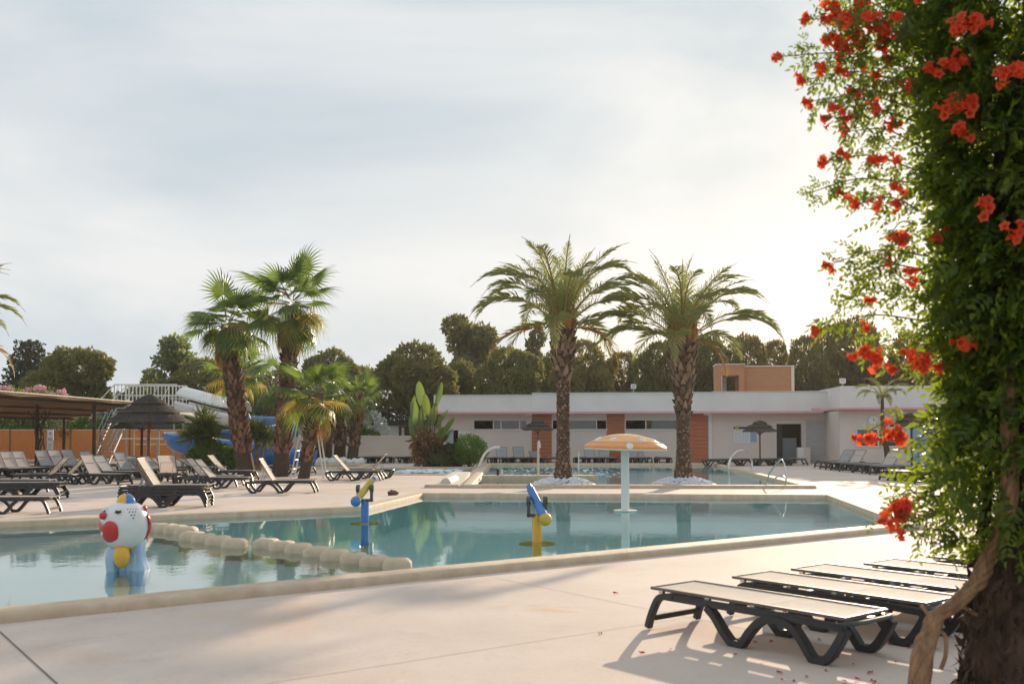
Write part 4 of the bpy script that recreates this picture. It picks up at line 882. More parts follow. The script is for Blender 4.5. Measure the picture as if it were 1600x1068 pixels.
# ================================================================ VEGETATION
def rot_basis(D_, rng, spread):
    D_ = D_ + rng.normal(0, spread, D_.shape); D_ /= np.linalg.norm(D_, axis=1)[:, None]
    A = rng.normal(0, 1, D_.shape); S_ = np.cross(D_, A); S_ /= np.linalg.norm(S_, axis=1)[:, None]
    return D_, S_
def leaf_quads(P, D_, S_, ln, wd, fold=0.):
    n = len(P); ln = ln[:, None]; wd = wd[:, None]; U = np.cross(D_, S_)
    V = np.stack([P, P+D_*ln*.45+S_*wd+U*wd*fold, P+D_*ln, P+D_*ln*.45-S_*wd+U*wd*fold], 1).reshape(-1, 3)
    F = (np.arange(n)*4)[:, None] + np.arange(4)[None]
    return V, F
def crown(name, lobes, n, size, m, seed, wid=.35, spread=.55, shell=.8, up=.15, keep=.62, flat=1.):
    rng = np.random.default_rng(seed); lb = np.array(lobes, float); wt = (lb[:, 3]*lb[:, 4]+lb[:, 4]*lb[:, 5]); wt /= wt.sum()
    k = rng.choice(len(lb), n, p=wt); d = rng.normal(0, 1, (n, 3)); d /= np.linalg.norm(d, axis=1)[:, None]
    r = shell + (1-shell)*rng.random(n)**.6 + rng.normal(0, .05, n)
    # lumpy sub-clumps
    ph = rng.random((len(lb), 3))*6; bumps = np.sin(d[:, 0]*5+ph[k, 0])*np.sin(d[:, 1]*5+ph[k, 1])*np.sin(d[:, 2]*5+ph[k, 2]); r = r*(1+.16*bumps)
    P = lb[k, :3] + d*lb[k, 3:6]*r[:, None]
    ok = np.ones(n, bool)
    for j in range(len(lb)):
        q = ((P-lb[j, :3])/lb[j, 3:6]); ok &= (np.linalg.norm(q, axis=1) > keep) | (k == j)
    P, d = P[ok], d[ok]; d = d + np.array([0, 0, up]); Dn, Sn = rot_basis(d, rng, spread)
    s = size*(.6+.8*rng.random(len(P))); V, F = leaf_quads(P, Dn, Sn, s, s*wid)
    return nmesh(name, V, F, m)
def tree_trunk(lobes, h0, r0, seed, m='pine_bark', lean=0.):
    random.seed(seed); mb = MB(); top = Vector((lean, 0, h0)); mb.tube(cat_curve([(0, 0, -.05), (lean*.3+.1, .05, h0*.35), (lean*.7-.08, 0, h0*.7), top], 4), [r0*(1-.04*i) for i in range(13)], 8)
    for l in lobes:
        c = Vector(l[:3]); s_ = Vector((lean*.8, 0, min(h0*.75, c.z*.6))); mid = s_.lerp(c, .5)+Vector((random.uniform(-.3, .3), random.uniform(-.3, .3), -.2)); mb.tube(cat_curve([s_, mid, c], 4), [r0*.45*(1-.09*i) for i in range(9)], 6)
    return mb.mesh('trunk', m, smooth=True)
def pine_kind(seed, m, W=3.2, H=7., n=9000, flat=.62, base=.42, nl=9, size=.26, shell=.8):
    rnd = random.Random(seed); lobes = [(0, 0, H*.78, W*.6, W*.6, H*.20)]
    for k in range(nl):
        a = k*2.4+rnd.random(); rr_ = W*rnd.uniform(.30, .70); z = H*rnd.uniform(base+.10, .84) - rr_*.12; s_ = W*rnd.uniform(.30, .52)
        lobes.append((rr_*math.cos(a), rr_*math.sin(a), z, s_, s_, s_*flat*rnd.uniform(.8, 1.15)))
    return crown('crown', lobes, n, size, m, seed, shell=shell, spread=.5), tree_trunk(lobes, H*.7, .22, seed)
PK = {}
for k in range(4): PK['p%d' % k] = pine_kind(11+k, 'pine', n=24000, nl=11+k, size=.24)
for k in range(3): PK['w%d' % k] = pine_kind(31+k, 'pine_warm', n=22000, nl=12+k, base=.22, flat=.75, size=.24)
def airy(seed, m, W=2.6, H=8., n=3600, size=.30):
    rnd = random.Random(seed); lobes = []
    for k in range(13):
        a = k*2.4+rnd.random(); z = H*rnd.uniform(.42, .97); rr_ = W*rnd.uniform(.1, .75)*(1.15-z/H*.5); s_ = rnd.uniform(.5, .95); lobes.append((rr_*math.cos(a), rr_*math.sin(a), z, s_, s_, s_*.8))
    return crown('crown', lobes, n, size, m, seed, shell=.35, spread=1.0, keep=.3), tree_trunk(lobes, H*.8, .16, seed)
for k in range(2): PK['a%d' % k] = airy(51+k, 'pine', n=4200, size=.32); PK['l%d' % k] = airy(55+k, 'poplar', n=3400, size=.30)
lob = []
for k in range(11):
    z = 3.2+k*.52; rr_ = 3.0*(1-k/13)+.5; 
    for q in range(4): a = q*1.57+k*.8; lob.append((rr_*.55*math.cos(a), rr_*.55*math.sin(a), z, rr_*.5, rr_*.5, .20))
PK['c0'] = (crown('crown', lob, 9000, .28, 'cedar', 77, shell=.3, spread=.8, keep=0.), tree_trunk(lob[::5], 8.2, .3, 9))
def tree(kind, px, d, topy, wpx, label, cat='tree', group='trees behind the pools', rz=0, name='pine_tree', kh=None):
    cm, tm = PK[kind]; bb = [v.co for v in list(cm.vertices)[::7]]; zt = max(v.z for v in bb); wt = max(v.x for v in bb)-min(v.x for v in bb)
    H = pz(topy, d); Wm = wpx/FPX*d; t = thing(name, label, cat, GX(px, d, -.02), rz, group)
    s = (Wm/wt, Wm/wt, H/zt); link('trunk', tm, t, None, None, s); link('crown', cm, t, None, None, s); return t
BG = [('c0', 45, 88, 529, 125, 'dark layered cedar at the far left behind the round pine', 'cedar_tree'), ('p0', 112, 76, 536, 148, 'big rounded pine with golden edges on the left above the pergola', 0),
 ('l0', 272, 84, 522, 95, 'light airy tree with pale leaves left of the fan palms', 'leafy_tree'), ('p1', 325, 80, 556, 170, 'dark pine behind the left fan palm', 0), ('l1', 230, 96, 572, 60, 'low pale tree far behind the slide tower', 'leafy_tree'),
 ('p2', 520, 84, 540, 90, 'flat pine top showing between the fan palms and the big central pine', 0), ('w0', 440, 82, 575, 130, 'pine hidden low behind the two thick fan palms', 0), ('p3', 650, 69, 527, 152, 'big bushy pine left of the building corner', 0),
 ('a0', 738, 88, 494, 95, 'tall thin crowned tree rising behind the left date palm fronds', 'tall_tree'), ('p1', 793, 69, 539, 130, 'rounded pine behind the building, left of the left date palm', 0), ('a1', 845, 90, 508, 70, 'tall open crowned tree just left of the left date palm trunk', 'tall_tree'),
 ('w1', 912, 71, 528, 118, 'warm toned pine between the two date palms, left one', 0), ('w2', 972, 74, 545, 95, 'warm toned pine between the two date palms, right one', 0), ('p2', 1032, 72, 528, 95, 'dark pine touching the left fronds of the right date palm', 0),
 ('p0', 1105, 73, 515, 110, 'pine behind the crown of the right date palm', 0), ('w0', 1165, 72, 517, 100, 'warm pine behind the terracotta roof box', 0), ('w2', 1212, 78, 527, 80, 'paler far pine right of the roof box', 0), ('w1', 1262, 73, 521, 95, 'rounded pine right of the roof box beside the floodlight', 0),
 ('w0', 1335, 76, 492, 150, 'tall sunlit pine left of the vine covered trunk', 0), ('w1', 1425, 74, 515, 120, 'pine half hidden behind the vine flowers', 0), ('p3', 1530, 74, 520, 150, 'pine hidden behind the vine covered trunk', 0), ('w2', 1660, 74, 500, 170, 'pine beyond the right edge behind the vine', 0),
 ('p0', 560, 90, 566, 90, 'distant pine left of the big bushy pine', 0), ('p1', 720, 74, 560, 90, 'dark pine in the gap between the two big central pines', 0), ('p3', 865, 78, 545, 90, 'dark pine right behind the left date palm trunk', 0)]
for k, (kd, px, d, ty, wp, lab, nm) in enumerate(BG): tree(kd, px, d, ty, wp, lab, rz=R(k*67), name=nm or 'pine_tree')
# dark hedge mass that closes the wood below the crowns
rng = np.random.default_rng(5); lobes = []
for k in range(70):
    px = -150+k*27; d = 80+6*math.sin(k*1.7); s_ = 2.4+.6*math.sin(k*2.3); x = (px-CX)/FPX*d; lobes.append((x, d, 2.0+.6*math.sin(k*1.1), s_, s_, 2.2))
struct(link('hedge_belt', crown('hedge_belt', lobes, 60000, .42, 'shrub_dark', 15, shell=.75, keep=.5)), 'stuff')['label'] = 'dark continuous belt of shrubs below the pines'
def shrub(name, label, pos, lobes, n, size, m, seed, cat='shrub', stem=True, wid=.35, spread=.7, group=None, shell=.7, **kw):
    t = thing(name, label, cat, pos, 0, group); link('foliage', crown('foliage', lobes, n, size, m, seed, wid=wid, spread=spread, shell=shell, **kw), t)
    mb = MB()
    for l in lobes[:4]: mb.tube([(0, 0, -.02), (l[0]*.5, l[1]*.5, l[2]*.4), (l[0], l[1], l[2])], [.05, .04, .02], 6)
    mb.build('stem', 'pine_bark', t); return t
shrub('round_hedge', 'round clipped green hedge at the foot of the yuccas', GX(333, 43), [(0, 0, .62, .95, .8, .62), (-.55, 0, .5, .6, .6, .5), (.6, -.1, .5, .55, .6, .5)], 7000, .10, 'shrub', 3)
shrub('green_bush', 'bright green rounded bush before the building, right of the banana plant', GX(733, 48.6), [(0, 0, .85, .72, .6, .7), (.3, 0, .7, .6, .5, .6), (-.3, 0, .6, .5, .5, .5)], 6000, .14, 'shrub_bright', 4, wid=.16, shell=.4, up=.6)
shrub('dark_bush', 'dark leafy flowering bush between banana plant and bright bush', GX(702, 48.8), [(0, 0, .55, .6, .5, .5), (-.5, 0, .45, .5, .5, .45), (.35, .1, .4, .4, .4, .4)], 3200, .17, 'shrub_dark', 5, wid=.22)
shrub('silver_bush', 'silvery white shrub behind the garden wall', GX(581, 62), [(0, 0, 2.2, .75, .7, .75), (-.5, 0, 1.9, .6, .6, .6), (.45, 0, 1.8, .6, .6, .6), (0, 0, 1.0, .8, .7, .8)], 2600, .16, 'silver', 6)
shrub('green_bush', 'leafy green bush behind the garden wall below the silvery shrub', GX(556, 61.5), [(0, 0, 1.5, .7, .6, .6), (.9, 0, 1.3, .5, .5, .5), (-.9, 0, 1.3, .6, .5, .6)], 1800, .22, 'shrub', 16)
ol = shrub('oleander', 'pink flowering oleander rising behind the pergola roof', GX(50, 62), [(x, 0, 3.5+.25*math.sin(x*3), .75, .6, .75) for x in (-2.2, -1.4, -.6, .2, 1.0, 1.7)] + [(x, 0, 2.4, .9, .7, 1.2) for x in (-2, -.7, .7, 1.7)], 6000, .22, 'shrub', 7, wid=.16, up=.7)
rng = np.random.default_rng(3); fl = [(x, -.25, 4.05+.28*math.sin(x*3.0+.4), .36, .3, .30) for x in (-2.5, -2.0, -1.4, -.7, -.1, .6, 1.3, 1.9)]; link('blossom', crown('blossom', fl, 1500, .11, 'oleander', 8, wid=.5, shell=.3), ol)
for px, d, lab, W in ((175, 66, 'low sunlit shrub behind the orange fence under the tower stairs', 1.6), (20, 66, 'dark shrub behind the orange fence at the left edge', 2.4), (133, 67, 'golden shrub behind the fence right of the mobile home', 1.0), (250, 67, 'dark shrub behind the fence under the slide', 2.6)):
    shrub('fence_shrub', lab, GX(px, d), [(0, 0, 1.6, W, .9, 1.0), (-W*.5, 0, 1.3, W*.6, .8, .9), (W*.5, 0, 1.2, W*.6, .8, .9)], 3000, .22, 'shrub' if px != 20 else 'shrub_dark', int(px), group='shrubs behind the fence')
# ---- date palms
def date_frond(seed, a0, a1, Lf, mats):
    rnd = random.Random(seed); n = 26; p = Vector((0, 0, 0)); C = [p.copy()]; T = []
    for i in range(n):
        f_ = i/(n-1); a = R(a0+(a1-a0)*f_**1.5); t = Vector((math.cos(a), 0, math.sin(a))); T.append(t); p = p+t*(Lf/n); C.append(p.copy())
    mb = MB(); mb.k = 1; mb.tube(C[::2], [.035*(1-.9*i/len(C[::2]))+.004 for i in range(len(C[::2]))], 5, flat=.6); mb.k = 0
    for i in range(4, n*2):
        f_ = i/(n*2); j = min(int(f_*n), n-1); q = C[j].lerp(C[j+1], f_*n-j); t = T[j]; u = Vector((-t.z, 0, t.x))
        ll = Lf*.185*(math.sin(math.pi*min(1, .16+f_*.92))**.6)*(1.0 if f_ > .12 else .45)
        for s in (-1, 1):
            ca = R(58-36*f_+rnd.uniform(-8, 8)); dr_ = (t*math.cos(ca)+Vector((0, s, 0))*math.sin(ca)*.92+u*rnd.uniform(-.05, .42)).normalized(); e = ll*rnd.uniform(.85, 1.1)
            sd = dr_.cross(u).normalized()*.0125*Lf/3; mid = q+dr_*e*.5; tip = q+dr_*e+Vector((0, 0, -.20*e)); mb.add([q-sd*.5, q+sd*.5, mid+sd, tip, mid-sd], [(0, 1, 2, 3, 4)])
    return mb.mesh('frond', mats, fix=False)
_dl = ['date_leaf', 'rachis']
DF = [date_frond(1, 86, 48, 2.8, _dl), date_frond(2, 76, -18, 3.3, _dl), date_frond(3, 62, -52, 3.5, _dl), date_frond(4, 44, -66, 3.5, _dl), date_frond(5, 24, -76, 3.2, _dl), date_frond(6, 4, -84, 2.8, ['date_old', 'rachis']), date_frond(7, 70, 8, 3.1, _dl)]
def boots(prof, ring, up_l, out_l, wd, seed, m, lean=lambda z: (0, 0), jit=.15):
    # leaf-base wedges in spirals over a trunk profile [(z, r)]
    rnd = random.Random(seed); mb = MB(); z = prof[0][0]; row = 0; zs = [p[0] for p in prof]; rs = [p[1] for p in prof]
    while z < prof[-1][0]:
        r_ = float(np.interp(z, zs, rs)); n = max(8, int(2*math.pi*r_/wd/1.05)); off = (row % 2)*.5
        for k in range(n):
            a = 2*math.pi*(k+off+rnd.uniform(-jit, jit))/n; lx_, ly_ = lean(z); er = Vector((math.cos(a), math.sin(a), 0)); et = Vector((-er.y, er.x, 0)); zc = z+rnd.uniform(-.3, .3)*ring
            o_ = out_l*rnd.uniform(.55, 1.35); u_ = up_l*rnd.uniform(.7, 1.2); b = Vector((lx_, ly_, zc))+er*(r_-.02); w2 = wd*.5*rnd.uniform(.8, 1.15)
            p = [b-et*w2, b+et*w2, b+Vector((0, 0, u_*.5))+et*w2*.8+er*o_*.6, b+Vector((0, 0, u_))+er*o_+et*w2*.35, b+Vector((0, 0, u_))+er*o_-et*w2*.35, b+Vector((0, 0, u_*.5))-et*w2*.8+er*o_*.6, b+Vector((0, 0, u_*.9))+er*(-.01)]
            mb.add(p, [(0, 1, 2, 5), (5, 2, 3, 4), (1, 6, 3, 2), (0, 5, 4, 6), (4, 3, 6)])
        z += ring; row += 1
    return mb.mesh('leaf_bases', m, fix=False)
def trunk_lathe(prof, lean=lambda z: (0, 0)):
    mb = MB(); pts = [(lean(z)[0], lean(z)[1], z) for z, r_ in prof]; mb.tube(pts, [r_ for z, r_ in prof], 14); return mb.mesh('trunk', 'bark_palm', smooth=True)
def date_trunk(pr, zs_):
    top = pr[-1][0]; i = [k for k, p in enumerate(pr) if p[0] >= zs_][0]
    return [('trunk', trunk_lathe(pr)), ('leaf_bases', boots(pr[1:i+1], .10, .12, .035, .12, 4, 'boots')), ('leaf_bases', boots(pr[i:-1], .15, .25, .11, .18, 5, 'boots')), ('leaf_bases', boots([(top-.45, pr[-2][1]), (top-.1, pr[-1][1])], .12, .6, .12, .15, 6, 'boot_orange'))]
DTR = [date_trunk([(-.05, .36), (.25, .30), (.7, .225), (1.6, .20), (2.8, .20), (3.3, .22), (3.7, .29), (4.2, .35), (4.6, .37), (4.95, .34), (5.25, .26)], 3.25),
       date_trunk([(-.05, .36), (.25, .30), (.7, .225), (1.5, .205), (2.2, .21), (2.6, .24), (3.1, .31), (3.7, .40), (4.2, .43), (4.5, .40), (4.8, .28)], 2.2)]
def date_palm(pos, label, seed, H=5.15, rz=0, sc_=1., nf=46, kind=0):
    rnd = random.Random(seed); t = thing('date_palm', label, 'palm tree', pos, rz, 'date palms')
    for nm, me in DTR[kind]:
        o = link(nm, me, t)
        if nm != 'trunk': o['kind'] = 'stuff'
    for k in range(nf):
        f_ = k/nf; i = 0 if f_ < .09 else 6 if f_ < .22 else 1 if f_ < .42 else 2 if f_ < .64 else 3 if f_ < .83 else 4 if f_ < .94 else 5
        a = k*2.39996+rnd.uniform(-.15, .15); s_ = sc_*rnd.uniform(.86, 1.08)
        link('frond', DF[i], t, (.16*math.cos(a), .16*math.sin(a), H-.05-.25*f_), (rnd.uniform(-.18, .18), rnd.uniform(-.12, .12)+(rnd.uniform(-.05, .4) if i == 0 else 0), a), (s_, s_*rnd.uniform(.9, 1.1), s_))
    return t
PB1, PB2 = G(880, 758.5), G(1068, 758.5)
date_palm(PB1, 'left date palm of the pair rising from white pebbles between the pools', 3, H=5.25, sc_=1.06, nf=40)
date_palm(PB2, 'right date palm of the pair rising from white pebbles between the pools', 8, H=4.8, rz=2.1, sc_=1.0, nf=40, kind=1)
date_palm(GX(-104, 31), 'date palm beyond the left edge, only its frond tips in view', 14, H=5.0, rz=.6, nf=36, sc_=.95)
# pebble beds
def pebbles(pos, label, seed):
    rnd = random.Random(seed); t = thing('pebble_bed', label, 'pebbles', pos, 0, 'pebble beds of the date palms')
    mb = MB(); mb.lathe([(1.00, -.01), (1.02, .05), (.98, .085), (.92, .08), (.90, -.01)], 40, sy=1.0); mb.build('stone_ring', 'coping', t, smooth=True)
    mb = MB()
    for k in range(620):
        a = rnd.uniform(0, 2*math.pi); r_ = .30+.62*rnd.random()**.7; z = .05+.20*(1-(r_/.92)**2)+rnd.uniform(-.03, .03); s_ = rnd.uniform(.035, .075)
        M_ = Matrix.Translation((r_*math.cos(a), r_*math.sin(a), z)) @ Matrix.Rotation(rnd.uniform(0, 6), 4, 'Z') @ Matrix.Rotation(rnd.uniform(-.8, .8), 4, 'X') @ Matrix.Diagonal((s_*1.3, s_, s_*.75, 1))
        mb.lathe([(1e-4, -1), (.8, -.55), (1.0, .1), (.6, .8), (1e-4, 1)], 6, M=M_)
    o = mb.build('pebbles', 'pebble', t, fix=False); o['kind'] = 'stuff'
    mb = MB(); mb.lathe([(.9, .0), (.8, .06), (.3, .2), (.01, .22)], 24); mb.build('bed_soil', 'pebble', t, smooth=True)
pebbles(PB1, 'white pebble bed round the foot of the left date palm', 1); pebbles(PB2, 'white pebble bed round the foot of the right date palm', 2)
# ---- fan palms
def fan_frond(seed, droop, mats, pet=.85, rad=.95, spread=125, n=24):
    rnd = random.Random(seed); mb = MB(); mb.k = 1
    P = [Vector((pet*i/5, 0, -.10*droop*(i/5)**2)) for i in range(6)]; mb.tube(P, [.022-.002*i for i in range(6)], 5); mb.k = 0; h = P[-1]; t = Vector((1, 0, -.35*droop)).normalized(); u = Vector((-t.z, 0, t.x)); sd = Vector((0, 1, 0))
    def pt(a, r_, dz=0.): 
        q = h + (t*math.cos(a)+sd*math.sin(a))*r_ + u*(.10*r_*math.cos(a*.5) + dz) - u*(.35*abs(math.sin(a))*r_*.5); q.z -= droop*.42*max(0, r_-rad*.45)**1.5; return q
    st = 2*R(spread)/n
    for k in range(n):
        a = -R(spread)+st*(k+.5); l = rad*(1-.25*(abs(a)/R(spread))**2)*rnd.uniform(.85, 1.12); s_ = st*.5; z_ = rnd.uniform(.25, .75)*droop*rad
        i0, i1 = pt(a-s_, l*.46), pt(a+s_, l*.46); c0 = pt(a, l*.46, .035); m0, m1 = pt(a-s_*.42, l*.72), pt(a+s_*.42, l*.72); q0, q1 = pt(a-s_*.12, l*.92), pt(a+s_*.12, l*.92); tip = pt(a, l*1.02)
        for q in (q0, q1): q.z -= .18*z_
        tip.z -= .62*z_
        mb.add([h, i0, c0, i1, m0, m1, q0, q1, tip], [(0, 1, 2), (0, 2, 3), (1, 4, 2), (2, 4, 5), (2, 5, 3), (4, 6, 7, 5), (6, 8, 7)])
    return mb.mesh('frond', mats, fix=False)
FG = [fan_frond(k, dr_, ['fan_leaf', 'petiole']) for k, dr_ in enumerate((.45, .9, 1.3, 1.2))]
FY = [fan_frond(k+9, dr_, ['fan_yellow', 'petiole']) for k, dr_ in enumerate((1.1, 1.5))]
FDd = [fan_frond(k+19, 1.5, ['fan_dead', 'petiole'], pet=.6, rad=.9, spread=45, n=12) for k in range(2)]
def fan_palm(base, top_px, top_y, r0, r1, label, seed, nf=34, sc_=1., dead=8, yel=.2, d=None, smooth_base=.9, tall=.35, bm='boots_red', lean_y=0.):
    d = d or base.y; H = pz(top_y, d); dx = (top_px-CX)/FPX*d - base.x; rnd = random.Random(seed)
    t = thing('fan_palm', label, 'palm tree', base, 0, 'fan palms'); ln_ = lambda z: (dx*(max(z, 0)/H)**.8, lean_y*max(z, 0)/H)
    prof = [(-.05, r0*1.12), (.3, r0*1.04), (.9, r0*1.0), (H*.35, r0*.96), (H*.6, (r0+r1)*.5), (H*.85, r1), (H, r1*.8)]
    link('trunk', trunk_lathe(prof, ln_), t); zs = [p[0] for p in prof]; rs = [p[1] for p in prof]
    o = link('leaf_bases', boots([(smooth_base, float(np.interp(smooth_base, zs, rs)))]+[p for p in prof if p[0] > smooth_base], .17, .26, .11, .17, seed, bm, ln_, .35), t); o['kind'] = 'stuff'
    for k in range(nf+dead):
        a = k*2.39996+rnd.uniform(-.3, .3); s_ = sc_*rnd.uniform(.82, 1.12); x, y = ln_(H)
        if k < nf:
            f_ = k/nf; el = R(64-112*f_+rnd.gauss(0, 16)); me = rnd.choice(FY) if (f_ > .55 and rnd.random() < yel*2) else FG[min(3, int(f_*3.2))]
            zt = H+tall*(1-f_)+rnd.uniform(-.15, .1); s_ *= rnd.uniform(.8, 1.1)
        else: el = R(rnd.uniform(-88, -70)); me = rnd.choice(FDd); zt = H+rnd.uniform(-.35, .15)
        ro = .1 if k < nf else r1+.10
        link('frond', me, t, (x+ro*math.cos(a), y+ro*math.sin(a), zt), (rnd.uniform(-.5, .5), -el, a), (s_*rnd.uniform(.85, 1.2), s_*rnd.uniform(.75, 1.05), s_))
    return t
fan_palm(G(387, 744), 353, 512, .32, .23, 'thick leaning fan palm, leftmost of the tall pair', 3, nf=32, dead=8, sc_=1.0, yel=.12)
fan_palm(G(437, 744), 455, 490, .30, .27, 'thick upright fan palm, right one of the tall pair', 5, nf=42, dead=14, yel=.3, sc_=.95, tall=.85)
fan_palm(G(474, 747), 493, 622, .20, .20, 'smaller fan palm behind the lifeguard chair', 7, nf=26, dead=2, yel=.22, sc_=.95, smooth_base=.6)
fan_palm(GX(372, 47), 372, 590, .30, .25, 'sunlit fan palm crown half hidden behind the left tall palm', 9, nf=26, dead=2, yel=.35, sc_=1.0)
fan_palm(GX(549, 52.5), 561, 622, .28, .24, 'small leaning fan palm right of the far thatched parasol', 11, nf=26, dead=2, yel=.1, sc_=.85)
fan_palm(GX(531, 53.5), 534, 622, .32, .32, 'short grey fan palm trunk beside the far thatched parasol, right one', 12, nf=22, dead=3, sc_=.8, bm='boots')
fan_palm(GX(506, 55), 508, 622, .45, .48, 'short wide fan palm trunk behind the far thatched parasol, left one', 13, nf=22, dead=4, sc_=.85, bm='boots')
fan_palm(GX(425, 58), 425, 600, .3, .28, 'far fan palm seen between the two tall trunks', 15, nf=24, dead=3, yel=.2, sc_=.9)
# ---- yuccas and other spiky plants
def spiky(name, label, pos, heads, n, ln_, m, seed, trunk=.07, wid=.035, up=.3, cat='plant', grp=None):
    t = thing(name, label, cat, pos, 0, grp); rng = np.random.default_rng(seed); 
    for hx, hz in heads:
        mb = MB(); mb.tube(cat_curve([(hx*.2, 0, -.02), (hx*.5, .02, hz*.5), (hx, 0, hz)], 4), trunk, 8); mb.build('trunk', 'vine_stem', t, smooth=True)
        d = rng.normal(0, 1, (n, 3)); d /= np.linalg.norm(d, axis=1)[:, None]; d[:, 2] += up; Dn, Sn = rot_basis(d, rng, .1); L = ln_*(.75+.4*rng.random(n)); P = np.array([[hx, 0, hz]])+Dn*.05+rng.normal(0, .08, (n, 3)); V, F = leaf_quads(P, Dn, Sn, L, L*wid); link('leaves', nmesh('leaves', V, F, m), t)
    return t
spiky('yucca', 'dark yucca with a bare stem standing in the round hedge', GX(322, 43.2), [(-.1, 2.15), (.25, 1.55), (-.5, 1.5)], 280, .80, 'yucca', 1)
spiky('yucca', 'dark yucca between the trunks of the tall fan palms', GX(404, 43.5), [(-.1, 1.7), (-.7, 1.75), (.3, 1.4)], 240, .75, 'yucca', 2)
spiky('yucca', 'spiky plant before the wing wall, mostly hidden by the vine', GX(1462, 47), [(0, 1.9)], 150, .7, 'yucca', 3)
# feathery palm before the wing
sp = thing('slender_palm', 'slender feathery palm before the right wing of the building', 'palm tree', GX(1384, 46)); zt = pz(622, 46); mb = MB(); mb.tube(cat_curve([(.15, 0, -.05), (.0, 0, 1.0), (-.15, 0, 2.0), (-.15, 0, zt)], 5), [.16-.006*i for i in range(16)], 10); mb.build('trunk', 'bark_palm', sp, smooth=True)
for k in range(16): a = k*2.4; link('frond', DF[[1, 2, 3, 4][k % 4]], sp, (-.15, 0, zt-.05), (.1*math.sin(k), 0, a), .50)
# banana / bird of paradise clump
bn = thing('banana_plant', 'tall banana-like plant clump with upright paddle leaves left of the building', 'plant', GX(668, 49)); kk = 49/FPX; rnd = random.Random(6)
def paddle(L, W_, bend):
    mb = MB(); n = 9; vs = []
    for i in range(n+1):
        f_ = i/n; w_ = W_*math.sin(math.pi*min(1, .10+.88*f_))**.65*(1 if i < n else .15); z = L*f_; x = bend*f_*f_*L; 
        for s in (-1, -.5, 0, .5, 1): vs.append((x-.10*W_*0+.22*w_*abs(s), s*w_*.5, z))
    mb.add(vs, [(i*5+k, i*5+k+1, (i+1)*5+k+1, (i+1)*5+k) for i in range(n) for k in range(4)]); return mb.mesh('leaf', 'banana', smooth='all', fix=False)
PD_ = [paddle(1.25, .46, .10), paddle(1.2, .40, .35), paddle(1.0, .34, .7)]
for k, (px, y0, rz, tl, i) in enumerate([(659, 634, 20, -5, 0), (680, 634, 160, 4, 0), (650, 664, 10, -14, 0), (655, 672, 30, -4, 0), (672, 665, 120, 14, 0), (690, 680, 150, 22, 1), (645, 655, 0, -38, 2), (668, 650, 100, 8, 1), (686, 700, 140, 20, 1), (692, 690, 170, 35, 2), (662, 690, 60, -10, 1), (676, 700, 90, 12, 1), (648, 690, 20, -25, 1), (680, 668, 130, 25, 1)]):
    zb = pz(y0, 49); x = (px-668)*kk; y = rnd.uniform(-.35, .35)
    mb = MB(); mb.tube(cat_curve([(x*.35, y*.5, -.02), (x*.6, y, zb*.5), (x, y, zb+.1)], 4), .035, 6); mb.build('stalk', 'petiole', bn, smooth=True)
    link('leaf', PD_[i], bn, (x, y, zb), (rnd.uniform(-.22, .22), R(tl), R(rz*.25-90+rnd.uniform(-55, 55))))
lbs = [(-.35, 0, 1.25, .35, .3, .5), (.1, 0, 1.0, .4, .35, .6), (-.2, 0, .6, .35, .3, .5)]; link('dry_leaves', crown('dry_leaves', lbs, 420, .55, 'banana_dry', 3, wid=.10, up=-.8, shell=.3), bn)
mb = MB(); mb.tube([(-.05, -.3, -.02), (-.35, -.25, .8), (-.5, -.2, 1.3)], [.14, .11, .08], 8); mb.tube([(.2, -.2, -.02), (.25, -.2, 1.2)], [.12, .08], 8); mb.build('stem', 'bark_palm', bn, smooth=True)
spiky('spiky_plant', 'low spiky green plant at the foot of the banana clump', GX(690, 48.2), [(0, .12)], 70, .75, 'yucca', 5, trunk=.05, up=.8)
# pale boulders along the slide pool
bs = MB(); bs.ell((0, 0, .16), (.30, .22, .24), 10, 6); bm_ = bs.mesh('boulder', 'fibre_white', smooth='all'); random.seed(2)
for v in bm_.vertices: v.co += Vector((random.uniform(-.03, .03), random.uniform(-.03, .03), random.uniform(-.03, .03)))
for k in range(9):
    tag(link('pale_boulder', bm_, None, GX(492+k*9, 51.3+.2*(k % 3)), (0, 0, k*1.3), random.uniform(.75, 1.2)), 'pale rounded boulder in a row behind the far slide pool, %s from the left' % ORD[k], 'boulder', 'pale boulders behind the slide pool')

# ================================================================ FOREGROUND VINE ON ITS TRUNK
VD = 6.0; vb = GX(1592, VD); kk = VD/FPX; vt = thing('trumpet_vine', 'large trumpet vine with orange red flowers covering a thick trunk at the right edge', 'flowering vine', vb)
def vl(px, py, dy=0.): p = D(px, py, VD+dy); return p - vb
rnd = random.Random(12); mb = MB(); n = 40; rows = 44; vs = []
for i in range(rows+1):
    z = -.02+3.9*i/rows; r0 = float(np.interp(z, [0, .35, .75, 1.0, 1.5, 3.9], [.36, .33, .29, .20, .15, .08]))
    for k in range(n):
        a = 2*math.pi*k/n; r_ = r0*(1+.10*math.sin(3*a+z*2.2)+.07*math.sin(7*a-z*5)+rnd.uniform(-.07, .07)*(1.3 if z < .9 else .6)); vs.append((.02+r_*math.cos(a)+.03*math.sin(z*1.5), r_*math.sin(a), z+rnd.uniform(-.02, .02)))
mb.add(vs, [(i*n+k, i*n+(k+1) % n, (i+1)*n+(k+1) % n, (i+1)*n+k) for i in range(rows) for k in range(n)] + [tuple(rows*n+k for k in range(n))]); mb.build('trunk', 'vine_trunk', vt)
